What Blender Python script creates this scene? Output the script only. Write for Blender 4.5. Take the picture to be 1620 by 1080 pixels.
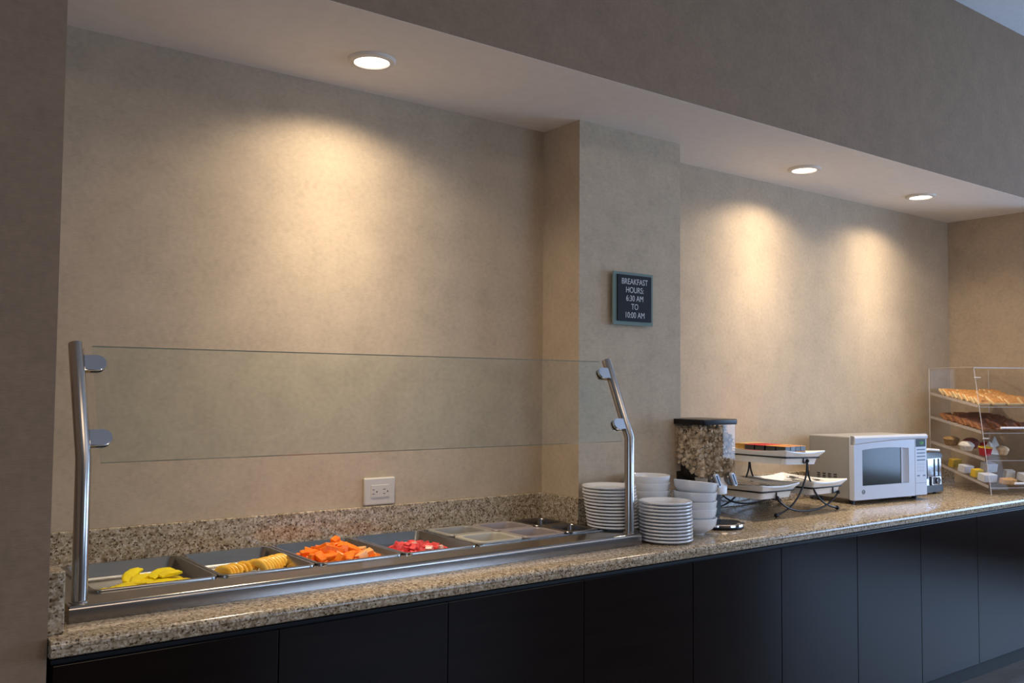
import bpy, bmesh, math, random
from mathutils import Vector, Matrix
random.seed(7)
for o in list(bpy.data.objects): bpy.data.objects.remove(o)
sc = bpy.context.scene
COL = sc.collection
# ---------------------------------------------------------------- camera
cd = bpy.data.cameras.new('camera'); cam = bpy.data.objects.new('camera', cd); COL.objects.link(cam)
Rv = Vector((0.79733384, -0.60349725, 0.00705779)); Uv = Vector((-0.03577139, -0.03558084, 0.99872639)); Fv = Vector((0.60247751, 0.79657082, 0.04995774))
cam.matrix_world = Matrix(((Rv.x, Uv.x, -Fv.x, -2.38754935), (Rv.y, Uv.y, -Fv.y, -2.94541238), (Rv.z, Uv.z, -Fv.z, 1.475417), (0, 0, 0, 1)))
cd.sensor_fit = 'HORIZONTAL'; cd.sensor_width = 36; cd.lens = 36 * 1440.98 / 1620; cd.clip_start = 0.05
sc.camera = cam
sc.cycles.transparent_max_bounces = 32
# ---------------------------------------------------------------- light
sc.view_settings.view_transform = 'Standard'; sc.view_settings.look = 'None'
sc.view_settings.exposure = 0.0; sc.view_settings.gamma = 1.0; sc.view_settings.use_curve_mapping = False
W = bpy.data.worlds.new('daylight'); sc.world = W; W.use_nodes = True
W.node_tree.nodes['Background'].inputs[0].default_value = (0.42, 0.62, 1.0, 1)
W.node_tree.nodes['Background'].inputs[1].default_value = 0.55
def area(name, loc, target, sx, sy, power, col):
    l = bpy.data.lights.new(name, 'AREA'); l.shape = 'RECTANGLE'; l.size = sx; l.size_y = sy; l.energy = power; l.color = col
    o = bpy.data.objects.new(name, l); COL.objects.link(o); o.location = loc
    o.rotation_euler = (Vector(target) - Vector(loc)).to_track_quat('-Z', 'Y').to_euler()
    return o
area('window_daylight_right', (6.1, -3.15, 1.48), (5.1, -3.15, 1.48), 3.0, 1.8, 185, (0.43, 0.64, 1.0))
area('window_daylight_front', (2.5, -6.9, 2.0), (2.5, -5.9, 2.0), 2.7, 1.3, 75, (0.50, 0.69, 1.0))
area('window_daylight_left', (-5.9, -4.4, 1.6), (-4.9, -4.4, 1.6), 2.5, 2.1, 38, (0.64, 0.78, 1.0))
area('room_warm_fill', (-1.0, -4.6, 3.40), (-1.0, -4.6, 0), 2.0, 2.0, 46, (1.0, 0.74, 0.50))  # added warm fill for the walls, not a known fixture
area('room_warm_fill', (3.0, -4.6, 3.40), (3.0, -4.6, 0), 2.0, 2.0, 24, (1.0, 0.74, 0.50))  # second added warm fill, further right
CEIL_Z = 2.548; ROOM_Z = 3.478
DOWNLIGHTS = [(-0.98, -0.308), (1.395, -0.297), (2.43, -0.32)]
for x, y in DOWNLIGHTS:
    for pw, ang_, bl in ((21, 151, 0.45), (40, 116, 1.0), (44, 82, 1.0)):
        l = bpy.data.lights.new('downlight_beam', 'SPOT'); l.energy = pw; l.color = (1.0, 0.84, 0.64)
        l.spot_size = math.radians(ang_); l.spot_blend = bl; l.shadow_soft_size = 0.045
        o = bpy.data.objects.new('downlight_beam', l); COL.objects.link(o); o.location = (x, y, CEIL_Z - 0.016)

# ---------------------------------------------------------------- helpers
def srgb(r, g, b):
    f = lambda c: (c / 255 / 12.92) if c / 255 <= 0.04045 else ((c / 255 + 0.055) / 1.055) ** 2.4
    return (f(r), f(g), f(b), 1)
def mat(name, col, rough=0.5, metal=0.0, spec=0.5, **kw):
    m = bpy.data.materials.new(name); m.use_nodes = True
    b = m.node_tree.nodes['Principled BSDF']
    b.inputs['Base Color'].default_value = col; b.inputs['Roughness'].default_value = rough
    b.inputs['Metallic'].default_value = metal; b.inputs['Specular IOR Level'].default_value = spec
    for k, v in kw.items(): b.inputs[k.replace('_', ' ')].default_value = v
    return m
def nodes(m): return m.node_tree.nodes, m.node_tree.links, m.node_tree.nodes['Principled BSDF']
def noise_mix(m, c1, c2, scale, detail=3, lo=0.35, hi=0.65, stretch=(1, 1, 1), bump=0.0, bdist=0.001):
    n, l, b = nodes(m)
    tc = n.new('ShaderNodeTexCoord'); mp = n.new('ShaderNodeMapping'); mp.inputs['Scale'].default_value = stretch
    l.new(tc.outputs['Object'], mp.inputs[0])
    t = n.new('ShaderNodeTexNoise'); t.inputs['Scale'].default_value = scale; t.inputs['Detail'].default_value = detail
    l.new(mp.outputs[0], t.inputs['Vector'])
    r = n.new('ShaderNodeValToRGB'); r.color_ramp.elements[0].position = lo; r.color_ramp.elements[1].position = hi
    r.color_ramp.elements[0].color = c1; r.color_ramp.elements[1].color = c2
    l.new(t.outputs[0], r.inputs[0]); l.new(r.outputs[0], b.inputs['Base Color'])
    if bump:
        bp = n.new('ShaderNodeBump'); bp.inputs['Strength'].default_value = bump; bp.inputs['Distance'].default_value = bdist
        l.new(t.outputs[0], bp.inputs['Height']); l.new(bp.outputs[0], b.inputs['Normal'])
    return m
def mul(c, k): return (c[0] * k, c[1] * k, c[2] * k, 1)
def finish_mesh(bm, name, sharp=0.6):
    bmesh.ops.recalc_face_normals(bm, faces=bm.faces[:])
    for f in bm.faces: f.smooth = True
    for e in bm.edges:
        if len(e.link_faces) == 2:
            an = e.calc_face_angle(0)
            if an > sharp: e.smooth = False
            elif an > 0.25:
                a1, a2 = e.link_faces[0].calc_area(), e.link_faces[1].calc_area()
                if max(a1, a2) > 6 * min(a1, a2): e.smooth = False
    me = bpy.data.meshes.new(name); bm.to_mesh(me); bm.free(); return me
def obj(name, bm, m, parent=None, label=None, cat=None, group=None, kind=None, loc=None, rot=None, sharp=0.6, norecalc=False):
    me = bm if isinstance(bm, bpy.types.Mesh) else finish_mesh(bm, name, sharp)
    if m is not None and not me.materials:
        for mm in (m if isinstance(m, (list, tuple)) else [m]): me.materials.append(mm)
    o = bpy.data.objects.new(name, me); COL.objects.link(o)
    if parent: o.parent = parent
    if loc is not None: o.location = loc
    if rot is not None: o.rotation_euler = rot
    tag(o, label, cat, group, kind)
    return o
def tag(o, label=None, cat=None, group=None, kind=None):
    if label: o['label'] = label
    if cat: o['category'] = cat
    if group: o['group'] = group
    if kind: o['kind'] = kind
def empty(name, loc, label, cat, group=None, rot=(0, 0, 0)):
    o = bpy.data.objects.new(name, None); COL.objects.link(o); o.location = loc; o.rotation_euler = rot
    o.empty_display_size = 0.05
    tag(o, label, cat, group); return o
def copy_tree(o, parent=None):
    c = o.copy(); COL.objects.link(c); c.parent = parent
    for ch in list(o.children): copy_tree(ch, c)
    return c
def box(bm, x0, x1, y0, y1, z0, z1, bev=0, seg=2, mi=0):
    vs = [bm.verts.new(p) for p in ((x0, y0, z0), (x1, y0, z0), (x1, y1, z0), (x0, y1, z0), (x0, y0, z1), (x1, y0, z1), (x1, y1, z1), (x0, y1, z1))]
    fs = [bm.faces.new([vs[i] for i in q]) for q in ((3, 2, 1, 0), (4, 5, 6, 7), (0, 1, 5, 4), (1, 2, 6, 5), (2, 3, 7, 6), (3, 0, 4, 7))]
    for f in fs: f.material_index = mi
    if bev:
        es = set(e for f in fs for e in f.edges)
        r = bmesh.ops.bevel(bm, geom=list(es), offset=bev, segments=seg, affect='EDGES', profile=0.5)
        for f in r['faces']: f.material_index = mi
    return bm
def B(*a, **k): return box(bmesh.new(), *a, **k)
def prism(bm, pts, axis, a, b, mi=0):
    """pts 2D polygon; axis 'x': pts=(y,z); 'y': pts=(x,z); 'z': pts=(x,y)"""
    def P(p, t): return (t, p[0], p[1]) if axis == 'x' else (p[0], t, p[1]) if axis == 'y' else (p[0], p[1], t)
    A = [bm.verts.new(P(p, a)) for p in pts]; Bv = [bm.verts.new(P(p, b)) for p in pts]
    n = len(pts); fs = [bm.faces.new(A), bm.faces.new(Bv[::-1])]
    for i in range(n): fs.append(bm.faces.new((A[i], A[(i + 1) % n], Bv[(i + 1) % n], Bv[i])))
    for f in fs: f.material_index = mi
    return bm
def tube(bm, pts, r, seg=10, mi=0, cap=True, closed=False):
    pts = [Vector(p) for p in pts]; n = len(pts); rings = []
    prev = None
    for i, p in enumerate(pts):
        if closed: t = (pts[(i + 1) % n] - pts[i - 1]).normalized()
        else: t = (pts[min(i + 1, n - 1)] - pts[max(i - 1, 0)]).normalized()
        if prev is None:
            a = Vector((0, 0, 1)) if abs(t.z) < 0.9 else Vector((1, 0, 0))
            u = t.cross(a).normalized()
        else: u = (prev - t * prev.dot(t)).normalized()
        prev = u; v = t.cross(u)
        rr = r[i] if isinstance(r, (list, tuple)) else r
        # mitre
        k = 1.0
        if 0 < i < n - 1 or closed:
            d = (pts[i] - pts[i - 1]).normalized().dot((pts[(i + 1) % n] - pts[i]).normalized()); k = 1 / max(0.6, math.sqrt(max(0.01, (1 + d) / 2)))
        rings.append([bm.verts.new(p + (u * math.cos(2 * math.pi * j / seg) + v * math.sin(2 * math.pi * j / seg)) * rr * (k if False else 1)) for j in range(seg)])
    for i in range(n if closed else n - 1):
        a, b = rings[i], rings[(i + 1) % n]
        for j in range(seg):
            bm.faces.new((a[j], a[(j + 1) % seg], b[(j + 1) % seg], b[j])).material_index = mi
    if cap and not closed:
        bm.faces.new(rings[0][::-1]).material_index = mi; bm.faces.new(rings[-1]).material_index = mi
    return bm
def lathe(bm, prof, seg=48, mi=0, close=True):
    """prof list of (r,z); closed loop if close"""
    rings = []
    for r, z in prof:
        if r < 1e-6: rings.append([bm.verts.new((0, 0, z))])
        else: rings.append([bm.verts.new((r * math.cos(2 * math.pi * j / seg), r * math.sin(2 * math.pi * j / seg), z)) for j in range(seg)])
    n = len(prof)
    for i in range(n if close else n - 1):
        a, b = rings[i], rings[(i + 1) % n]
        if len(a) == 1 and len(b) == 1: continue
        for j in range(seg):
            k = (j + 1) % seg
            if len(a) == 1: f = (a[0], b[j], b[k])
            elif len(b) == 1: f = (a[j], a[k], b[0])
            else: f = (a[j], a[k], b[k], b[j])
            bm.faces.new(f).material_index = mi
    return bm
def rrect(x0, x1, y0, y1, r, n=5):
    out = []
    for cx, cy, a0 in ((x1 - r, y1 - r, 0), (x0 + r, y1 - r, 90), (x0 + r, y0 + r, 180), (x1 - r, y0 + r, 270)):
        for i in range(n + 1):
            a = math.radians(a0 + 90 * i / n); out.append((cx + r * math.cos(a), cy + r * math.sin(a)))
    return out
def loft(bm, loops, cap0=True, cap1=True, mi=0):
    rs = [[bm.verts.new(p) for p in lp] for lp in loops]
    n = len(rs[0])
    for a, b in zip(rs, rs[1:]):
        for j in range(n): bm.faces.new((a[j], a[(j + 1) % n], b[(j + 1) % n], b[j])).material_index = mi
    if cap0: bm.faces.new(rs[0][::-1]).material_index = mi
    if cap1: bm.faces.new(rs[-1]).material_index = mi
    return bm
def arc(cx, cy, r, a0, a1, n=5):
    return [(cx + r * math.cos(math.radians(a0 + (a1 - a0) * i / n)), cy + r * math.sin(math.radians(a0 + (a1 - a0) * i / n))) for i in range(n + 1)]
def bez(p0, p1, p2, p3, n=10):
    out = []
    for i in range(n + 1):
        t = i / n; s = 1 - t
        out.append(tuple(s ** 3 * a + 3 * s * s * t * b + 3 * s * t * t * c + t ** 3 * d for a, b, c, d in zip(p0, p1, p2, p3)))
    return out
def text_mesh(txt, size, depth=0.0004, xs=1.0):
    cu = bpy.data.curves.new('lettering', 'FONT'); cu.body = txt; cu.size = size; cu.align_x = 'CENTER'; cu.extrude = depth
    t = bpy.data.objects.new('lettering_tmp', cu); COL.objects.link(t)
    dg = bpy.context.evaluated_depsgraph_get(); me = bpy.data.meshes.new_from_object(t.evaluated_get(dg))
    bpy.data.objects.remove(t); 
    for v in me.vertices: v.co.x *= xs
    return me
ORD = ['topmost', 'second', 'third', 'fourth', 'fifth', 'sixth', 'seventh', 'eighth', 'ninth', 'tenth', 'eleventh', 'twelfth', 'thirteenth', 'fourteenth']

# ---------------------------------------------------------------- materials
def wallpaper(name, base, k=0.10, weave=True):
    m = mat(name, base, 0.72, 0, 0.25); n, l, b = nodes(m)
    tc = n.new('ShaderNodeTexCoord')
    n1 = n.new('ShaderNodeTexNoise'); n1.inputs['Scale'].default_value = 55; n1.inputs['Detail'].default_value = 4
    n2 = n.new('ShaderNodeTexNoise'); n2.inputs['Scale'].default_value = 9; n2.inputs['Detail'].default_value = 3
    mp = n.new('ShaderNodeMapping'); mp.inputs['Scale'].default_value = (14, 14, 220)
    l.new(tc.outputs['Object'], mp.inputs[0]); n3 = n.new('ShaderNodeTexNoise'); n3.inputs['Scale'].default_value = 3; n3.inputs['Detail'].default_value = 2
    l.new(mp.outputs[0], n3.inputs[0]); l.new(tc.outputs['Object'], n1.inputs[0]); l.new(tc.outputs['Object'], n2.inputs[0])
    a = n.new('ShaderNodeMath'); a.operation = 'ADD'; l.new(n1.outputs[0], a.inputs[0]); l.new(n3.outputs[0], a.inputs[1])
    a2 = n.new('ShaderNodeMath'); a2.operation = 'ADD'; l.new(a.outputs[0], a2.inputs[0]); l.new(n2.outputs[0], a2.inputs[1])
    mr = n.new('ShaderNodeMapRange'); mr.inputs['From Min'].default_value = 1.0; mr.inputs['From Max'].default_value = 2.0
    mr.inputs['To Min'].default_value = 1 - k; mr.inputs['To Max'].default_value = 1 + k
    l.new(a2.outputs[0], mr.inputs[0])
    v = n.new('ShaderNodeVectorMath'); v.operation = 'SCALE'; v.inputs[0].default_value = base[:3]; l.new(mr.outputs[0], v.inputs['Scale'])
    l.new(v.outputs[0], b.inputs['Base Color'])
    bp = n.new('ShaderNodeBump'); bp.inputs['Strength'].default_value = 0.25; bp.inputs['Distance'].default_value = 0.0008
    l.new(a.outputs[0], bp.inputs['Height']); l.new(bp.outputs[0], b.inputs['Normal'])
    return m
M_beige = wallpaper('beige_wallpaper', (0.50, 0.392, 0.274, 1), 0.16)
M_brown = wallpaper('brown_grasscloth', (0.270, 0.184, 0.119, 1), 0.16)
M_soffit = mat('soffit_paint', (0.78, 0.74, 0.70, 1), 0.85, 0, 0.2); noise_mix(M_soffit, (0.84, 0.80, 0.76, 1), (0.87, 0.83, 0.79, 1), 25)
M_ceil = mat('ceiling_paint', (0.8, 0.8, 0.8, 1), 0.9); noise_mix(M_ceil, (0.78, 0.78, 0.79, 1), (0.82, 0.82, 0.82, 1), 20)
M_room = mat('room_paint', (0.3, 0.25, 0.2, 1), 0.9); noise_mix(M_room, (0.16, 0.13, 0.105, 1), (0.19, 0.155, 0.125, 1), 8)
M_floor = mat('dark_floor', (0.06, 0.045, 0.035, 1), 0.4); noise_mix(M_floor, (0.12, 0.105, 0.09, 1), (0.16, 0.14, 0.12, 1), 6, stretch=(1, 8, 1))

def granite():
    m = mat('speckled_granite', (0.5, 0.42, 0.32, 1), 0.16, 0, 0.5); n, l, b = nodes(m)
    tc = n.new('ShaderNodeTexCoord')
    vo = n.new('ShaderNodeTexVoronoi'); vo.inputs['Scale'].default_value = 215; l.new(tc.outputs['Object'], vo.inputs['Vector'])
    sep = n.new('ShaderNodeSeparateColor'); l.new(vo.outputs['Color'], sep.inputs[0])
    r = n.new('ShaderNodeValToRGB'); r.color_ramp.interpolation = 'CONSTANT'
    E = r.color_ramp.elements; E[0].position = 0; E[0].color = srgb(92, 76, 58); E[1].position = 0.08; E[1].color = srgb(140, 120, 94)
    for p, c in ((0.22, (166, 148, 122)), (0.45, (186, 170, 146)), (0.70, (204, 190, 168)), (0.88, (176, 156, 124))):
        e = E.new(p); e.color = srgb(*c)
    l.new(sep.outputs[0], r.inputs[0])
    n1 = n.new('ShaderNodeTexNoise'); n1.inputs['Scale'].default_value = 60; n1.inputs['Detail'].default_value = 5; l.new(tc.outputs['Object'], n1.inputs[0])
    r2 = n.new('ShaderNodeValToRGB'); r2.color_ramp.elements[0].position = 0.34; r2.color_ramp.elements[0].color = (0.58, 0.54, 0.47, 1)
    r2.color_ramp.elements[1].position = 0.55; r2.color_ramp.elements[1].color = (1, 1, 1, 1); l.new(n1.outputs[0], r2.inputs[0])
    mx = n.new('ShaderNodeMix'); mx.data_type = 'RGBA'; mx.blend_type = 'MULTIPLY'; mx.inputs[0].default_value = 1
    l.new(r.outputs[0], mx.inputs[6]); l.new(r2.outputs[0], mx.inputs[7]); l.new(mx.outputs[2], b.inputs['Base Color'])
    return m
M_granite = granite()
M_cab = mat('espresso_lacquer', srgb(26, 15, 13), 0.13, 0, 0.24); noise_mix(M_cab, (0.0045, 0.0022, 0.002, 1), (0.008, 0.004, 0.0035, 1), 3, stretch=(1, 1, 12))
M_carc = mat('dark_carcass', (0.004, 0.003, 0.003, 1), 0.6)
def steel(name, col, rough, stretch=(2, 60, 60)):
    m = mat(name, col, rough, 1.0); n, l, b = nodes(m)
    tc = n.new('ShaderNodeTexCoord'); mp = n.new('ShaderNodeMapping'); mp.inputs['Scale'].default_value = stretch
    l.new(tc.outputs['Object'], mp.inputs[0]); t = n.new('ShaderNodeTexNoise'); t.inputs['Scale'].default_value = 8; t.inputs['Detail'].default_value = 3
    l.new(mp.outputs[0], t.inputs[0]); mr = n.new('ShaderNodeMapRange'); mr.inputs['To Min'].default_value = rough * 0.75; mr.inputs['To Max'].default_value = rough * 1.3
    l.new(t.outputs[0], mr.inputs[0]); l.new(mr.outputs[0], b.inputs['Roughness'])
    return m
M_steel = steel('brushed_steel', (0.40, 0.38, 0.36, 1), 0.19)
M_post = steel('polished_post_steel', (0.44, 0.42, 0.40, 1), 0.22, (60, 60, 2))
M_pan = steel('pan_steel', (0.36, 0.35, 0.33, 1), 0.22)
M_darksteel = steel('dark_pan_steel', (0.22, 0.20, 0.19, 1), 0.25)
M_chrome = mat('chrome', (0.72, 0.72, 0.74, 1), 0.10, 1.0)
M_cutlery = mat('cutlery_steel', (0.55, 0.54, 0.53, 1), 0.16, 1.0)
M_amber = mat('amber_bumper', (0.75, 0.45, 0.02, 1), 0.35)
M_china = mat('white_china', (0.80, 0.80, 0.81, 1), 0.12, 0, 0.6)
M_china2 = mat('white_melamine', (0.80, 0.79, 0.77, 1), 0.10, 0, 0.6)
def glass(name, tint, rough=0.0, k=1.0):
    m = bpy.data.materials.new(name); m.use_nodes = True; n, l = m.node_tree.nodes, m.node_tree.links
    n.remove(n['Principled BSDF']); out = n['Material Output']
    tr = n.new('ShaderNodeBsdfTransparent'); tr.inputs[0].default_value = tint
    gl = n.new('ShaderNodeBsdfGlossy'); gl.inputs['Roughness'].default_value = rough + 0.02; gl.inputs[0].default_value = (1, 1, 1, 1)
    fr = n.new('ShaderNodeFresnel'); fr.inputs[0].default_value = 1.45
    ge = n.new('ShaderNodeNewGeometry'); iv = n.new('ShaderNodeMath'); iv.operation = 'SUBTRACT'; iv.inputs[0].default_value = 1.0; l.new(ge.outputs['Backfacing'], iv.inputs[1])
    mm = n.new('ShaderNodeMath'); mm.operation = 'MULTIPLY'; l.new(fr.outputs[0], mm.inputs[0]); l.new(iv.outputs[0], mm.inputs[1])
    m2 = n.new('ShaderNodeMath'); m2.operation = 'MULTIPLY'; m2.inputs[1].default_value = k; l.new(mm.outputs[0], m2.inputs[0]); mm = m2
    mx = n.new('ShaderNodeMixShader'); l.new(mm.outputs[0], mx.inputs[0]); l.new(tr.outputs[0], mx.inputs[1]); l.new(gl.outputs[0], mx.inputs[2])
    l.new(mx.outputs[0], out.inputs[0]); return m
M_glass = glass('clear_glass', (0.935, 0.965, 0.955, 1))
M_glass_edge = mat('glass_edge', (0.38, 0.42, 0.34, 1), 0.15, 0, 0.6)
M_acrylic = glass('clear_acrylic', (0.975, 0.97, 0.965, 1), 0.0, 0.35)
M_acr_edge = mat('acrylic_edge', (0.72, 0.68, 0.68, 1), 0.2, 0, 0.5, Alpha=0.55)
M_sign_glass = mat('green_sign_glass', (0.20, 0.27, 0.25, 1), 0.12, 0, 0.5)
M_black = mat('black_sign_face', (0.012, 0.012, 0.014, 1), 0.55, 0, 0.15)
M_print = mat('grey_print', (0.58, 0.58, 0.58, 1), 0.6)
M_blackpl = mat('black_plastic', (0.012, 0.011, 0.011, 1), 0.32, 0, 0.25)
M_wire = mat('black_wire', (0.012, 0.011, 0.012, 1), 0.35, 0.3)
M_white = mat('white_plastic', (0.54, 0.56, 0.62, 1), 0.35)
M_mwside = mat('microwave_shell_shaded', (0.27, 0.262, 0.252, 1), 0.4)  # whitish shell darkened: shade of its side put into the colour
M_mwwin = mat('microwave_window', (0.045, 0.05, 0.045, 1), 0.10, 0, 0.2)
M_bar = mat('grey_button_print', (0.10, 0.12, 0.17, 1), 0.5)
M_plate = mat('ivory_outlet_plate', (0.60, 0.55, 0.47, 1), 0.35)
M_slot = mat('outlet_slot', (0.01, 0.01, 0.01, 1), 0.7)
M_trim = mat('white_light_trim', (0.80, 0.74, 0.66, 1), 0.4)
M_lens = bpy.data.materials.new('lit_lens'); M_lens.use_nodes = True
_b = M_lens.node_tree.nodes['Principled BSDF']; _b.inputs['Emission Color'].default_value = (1, 0.92, 0.80, 1); _b.inputs['Emission Strength'].default_value = 4.0
def fruit(name, c1, c2, sss=0.15, rough=0.35, scale=70):
    m = mat(name, c1, rough, 0, 0.5); noise_mix(m, c1, c2, scale, bump=0.3, bdist=0.001)
    b = m.node_tree.nodes['Principled BSDF']; b.inputs['Subsurface Weight'].default_value = sss; b.inputs['Subsurface Radius'].default_value = (0.01, 0.005, 0.002)
    return m
M_pine = fruit('pineapple_flesh', (0.92, 0.68, 0.004, 1), (0.97, 0.78, 0.01, 1))
M_melon = fruit('cantaloupe_flesh', (0.93, 0.47, 0.03, 1), (0.97, 0.60, 0.09, 1))
M_papaya = fruit('papaya_flesh', (0.88, 0.16, 0.004, 1), (0.95, 0.26, 0.008, 1))
M_papaya2 = fruit('papaya_pale', (0.90, 0.38, 0.10, 1), (0.92, 0.48, 0.16, 1))
M_wmel = fruit('watermelon_flesh', (0.68, 0.035, 0.045, 1), (0.80, 0.12, 0.11, 1))
M_wmel2 = fruit('watermelon_pale', (0.80, 0.35, 0.28, 1), (0.85, 0.55, 0.45, 1))

# ---------------------------------------------------------------- setting
XL, XR, D = -1.961, 3.339, 0.65
S = 'structure'
obj('floor', B(-6, 6.3, -7, 0.1, -0.1, 0), M_floor, kind=S)
obj('ceiling', B(-6.1, 6.3, -7.1, -D + 0.01, ROOM_Z, ROOM_Z + 0.1), M_ceil, kind=S)
obj('wall_back', B(XL - 0.1, XR + 0.1, 0, 0.1, 0, CEIL_Z + 0.1), M_beige, kind=S)
PX, PD = 0.586, 0.229
obj('pillar', B(0, PX, -PD, 0, 0, CEIL_Z), M_beige, kind=S)
bm = B(-6.1, XL, -D, 0.1, 0, CEIL_Z)
obj('wall_left', bm, M_brown, kind=S)
bm = bmesh.new(); box(bm, XR, XR + 0.1, -0.648, 0, 0, CEIL_Z); obj('wall_right', bm, M_beige, kind=S)
obj('wall_right_room', B(XR + 0.1, 6.3, -D, 0.1, 0, CEIL_Z), M_brown, kind=S)
obj('soffit', B(XL, XR, -D, 0, CEIL_Z, CEIL_Z + 0.0006), M_soffit, kind=S)
obj('wall_header', B(-6.1, 6.3, -D, -D + 0.1, CEIL_Z + 0.0008, ROOM_Z), M_brown, kind=S)
bm = bmesh.new()
box(bm, -6.1, 1.1, -7.1, -7, 0, ROOM_Z); box(bm, 3.9, 6.3, -7.1, -7, 0, ROOM_Z); box(bm, 1.1, 3.9, -7.1, -7, 0, 1.3); box(bm, 1.1, 3.9, -7.1, -7, 2.7, ROOM_Z)
obj('wall_front', bm, M_room, kind=S)
w = obj('window_3', B(1.1, 3.9, -7.06, -7.05, 1.3, 2.7), M_acrylic, kind=S)
bm = bmesh.new()
for x in (1.1, 2.475, 3.85): box(bm, x, x + 0.05, -7.08, -7.02, 1.3, 2.7)
obj('window_frame', bm, M_blackpl, w)
bm = bmesh.new()   # right hand room wall with a big window opening
box(bm, 6.2, 6.3, -7, -4.7, 0, ROOM_Z); box(bm, 6.2, 6.3, -1.6, -D, 0, ROOM_Z); box(bm, 6.2, 6.3, -4.7, -1.6, 0, 0.56); box(bm, 6.2, 6.3, -4.7, -1.6, 2.5, ROOM_Z)
obj('wall_east', bm, M_room, kind=S)
w = obj('window_1', B(6.235, 6.245, -4.7, -1.6, 0.56, 2.5), M_acrylic, kind=S)
bm = bmesh.new()
for y in (-4.7, -3.7, -2.65, -1.65): box(bm, 6.21, 6.27, y, y + 0.05, 0.56, 2.5)
box(bm, 6.21, 6.27, -4.7, -1.6, 0.56, 0.61); box(bm, 6.21, 6.27, -4.7, -1.6, 2.45, 2.5)
obj('window_frame', bm, M_blackpl, w)
bm = bmesh.new()
box(bm, -6.1, -6, -7, -5.7, 0, ROOM_Z); box(bm, -6.1, -6, -3.1, -D, 0, ROOM_Z); box(bm, -6.1, -6, -5.7, -3.1, 0, 0.5); box(bm, -6.1, -6, -5.7, -3.1, 2.7, ROOM_Z)
obj('wall_west', bm, M_room, kind=S)
w = obj('window_2', B(-6.05, -6.04, -5.7, -3.1, 0.5, 2.7), M_acrylic, kind=S)
bm = bmesh.new()
for y in (-5.7, -4.4, -3.15): box(bm, -6.07, -6.01, y, y + 0.05, 0.5, 2.7)
obj('window_frame', bm, M_blackpl, w)

# downlights
for i, (x, y) in enumerate(DOWNLIGHTS):
    lab = ['large lit recessed downlight over the buffet well, left of the pillar', 'lit recessed downlight just right of the pillar',
           'lit recessed downlight nearest the right-hand wall'][i]
    t = empty('recessed_downlight', (x, y, CEIL_Z), lab, 'light', 'recessed downlights in the soffit')
    k = 1.0
    obj('trim_ring', lathe(bmesh.new(), [(0.079, 0), (0.079, -0.004), (0.074, -0.009), (0.059, -0.011), (0.056, -0.006), (0.056, -0.0005)], 48), M_trim, t)
    obj('lens', lathe(bmesh.new(), [(0, -0.009), (0.045, -0.0085), (0.0562, -0.006), (0.0562, -0.002), (0, -0.002)], 40, close=False), M_lens, t)

# ---------------------------------------------------------------- counter
WX0, WX1, WY0, WY1 = -1.845, -0.005, -0.44, -0.028       # hole for the cold well
ZT = 0.9
ct = empty('granite_counter', (XL, -0.6, ZT), 'long speckled beige granite counter top with rounded front edge and upstands', 'counter')
def world_child(name, bm, m, parent, **k):
    o = obj(name, bm, m, parent, **k); o.matrix_parent_inverse = Matrix.Translation(-Vector(parent.location)) if tuple(parent.rotation_euler) == (0, 0, 0) else parent.matrix_world.inverted(); return o
bm = bmesh.new()
nose = [(WY0, 0.9)] + [(-0.666 - 0.016 * math.sin(math.radians(a)), 0.884 + 0.016 * math.cos(math.radians(a))) for a in (0, 22, 45, 67, 90)] + \
       [(-0.682, 0.8815), (-0.6795, 0.8800), (-0.682, 0.8785), (-0.682, 0.868), (-0.680, 0.863), (-0.675, 0.860), (WY0, 0.860)]
prism(bm, nose, 'x', XL + 0.002, XR - 0.001)
box(bm, XL + 0.002, WX0, WY0, -0.0005, 0.86, 0.9); box(bm, WX1, PX + 0.001, WY0, -PD - 0.0005, 0.86, 0.9); box(bm, WX1, -0.0005, -PD - 0.0005, -0.0005, 0.86, 0.9); box(bm, PX + 0.001, XR - 0.001, WY0, -0.0005, 0.86, 0.9); box(bm, WX0, WX1, WY1, -0.0005, 0.86, 0.9)
world_child('slab', bm, M_granite, ct)
BS = 1.044
def splash(name, x0, x1, y0, y1):
    return world_child(name, B(x0, x1, y0, y1, ZT, BS, bev=0.003), M_granite, ct)
splash('backsplash', XL + 0.0395, -0.0005, -0.02, -0.0005)
splash('backsplash', -0.0205, -0.0005, -PD - 0.02, -0.0205)
splash('backsplash', 0.0, PX + 0.0, -PD - 0.02, -PD - 0.0005)
splash('backsplash', PX + 0.0005, PX + 0.0205, -PD - 0.02, -0.0205)
splash('backsplash', PX + 0.0005, XR - 0.0005, -0.02, -0.0005)
splash('side_splash', XL + 0.0005, XL + 0.0390, -0.625, -0.0005)

# base cabinets: doors under the granite
seams = [-1.949, -1.41, -0.882, -0.3435, 0.19, 0.715, 1.25, 1.776, 2.322, 2.845, XR - 0.005]
wh = ['leftmost dark espresso cabinet under the pineapple end of the counter', 'dark espresso cabinet under the orange melon and papaya pans',
      'dark espresso cabinet under the small condiment pans', 'dark espresso cabinet under the plate and bowl stacks',
      'dark espresso cabinet under the microwave reflecting blue daylight', 'rightmost dark espresso cabinet under the pastry case reflecting blue daylight']
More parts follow.
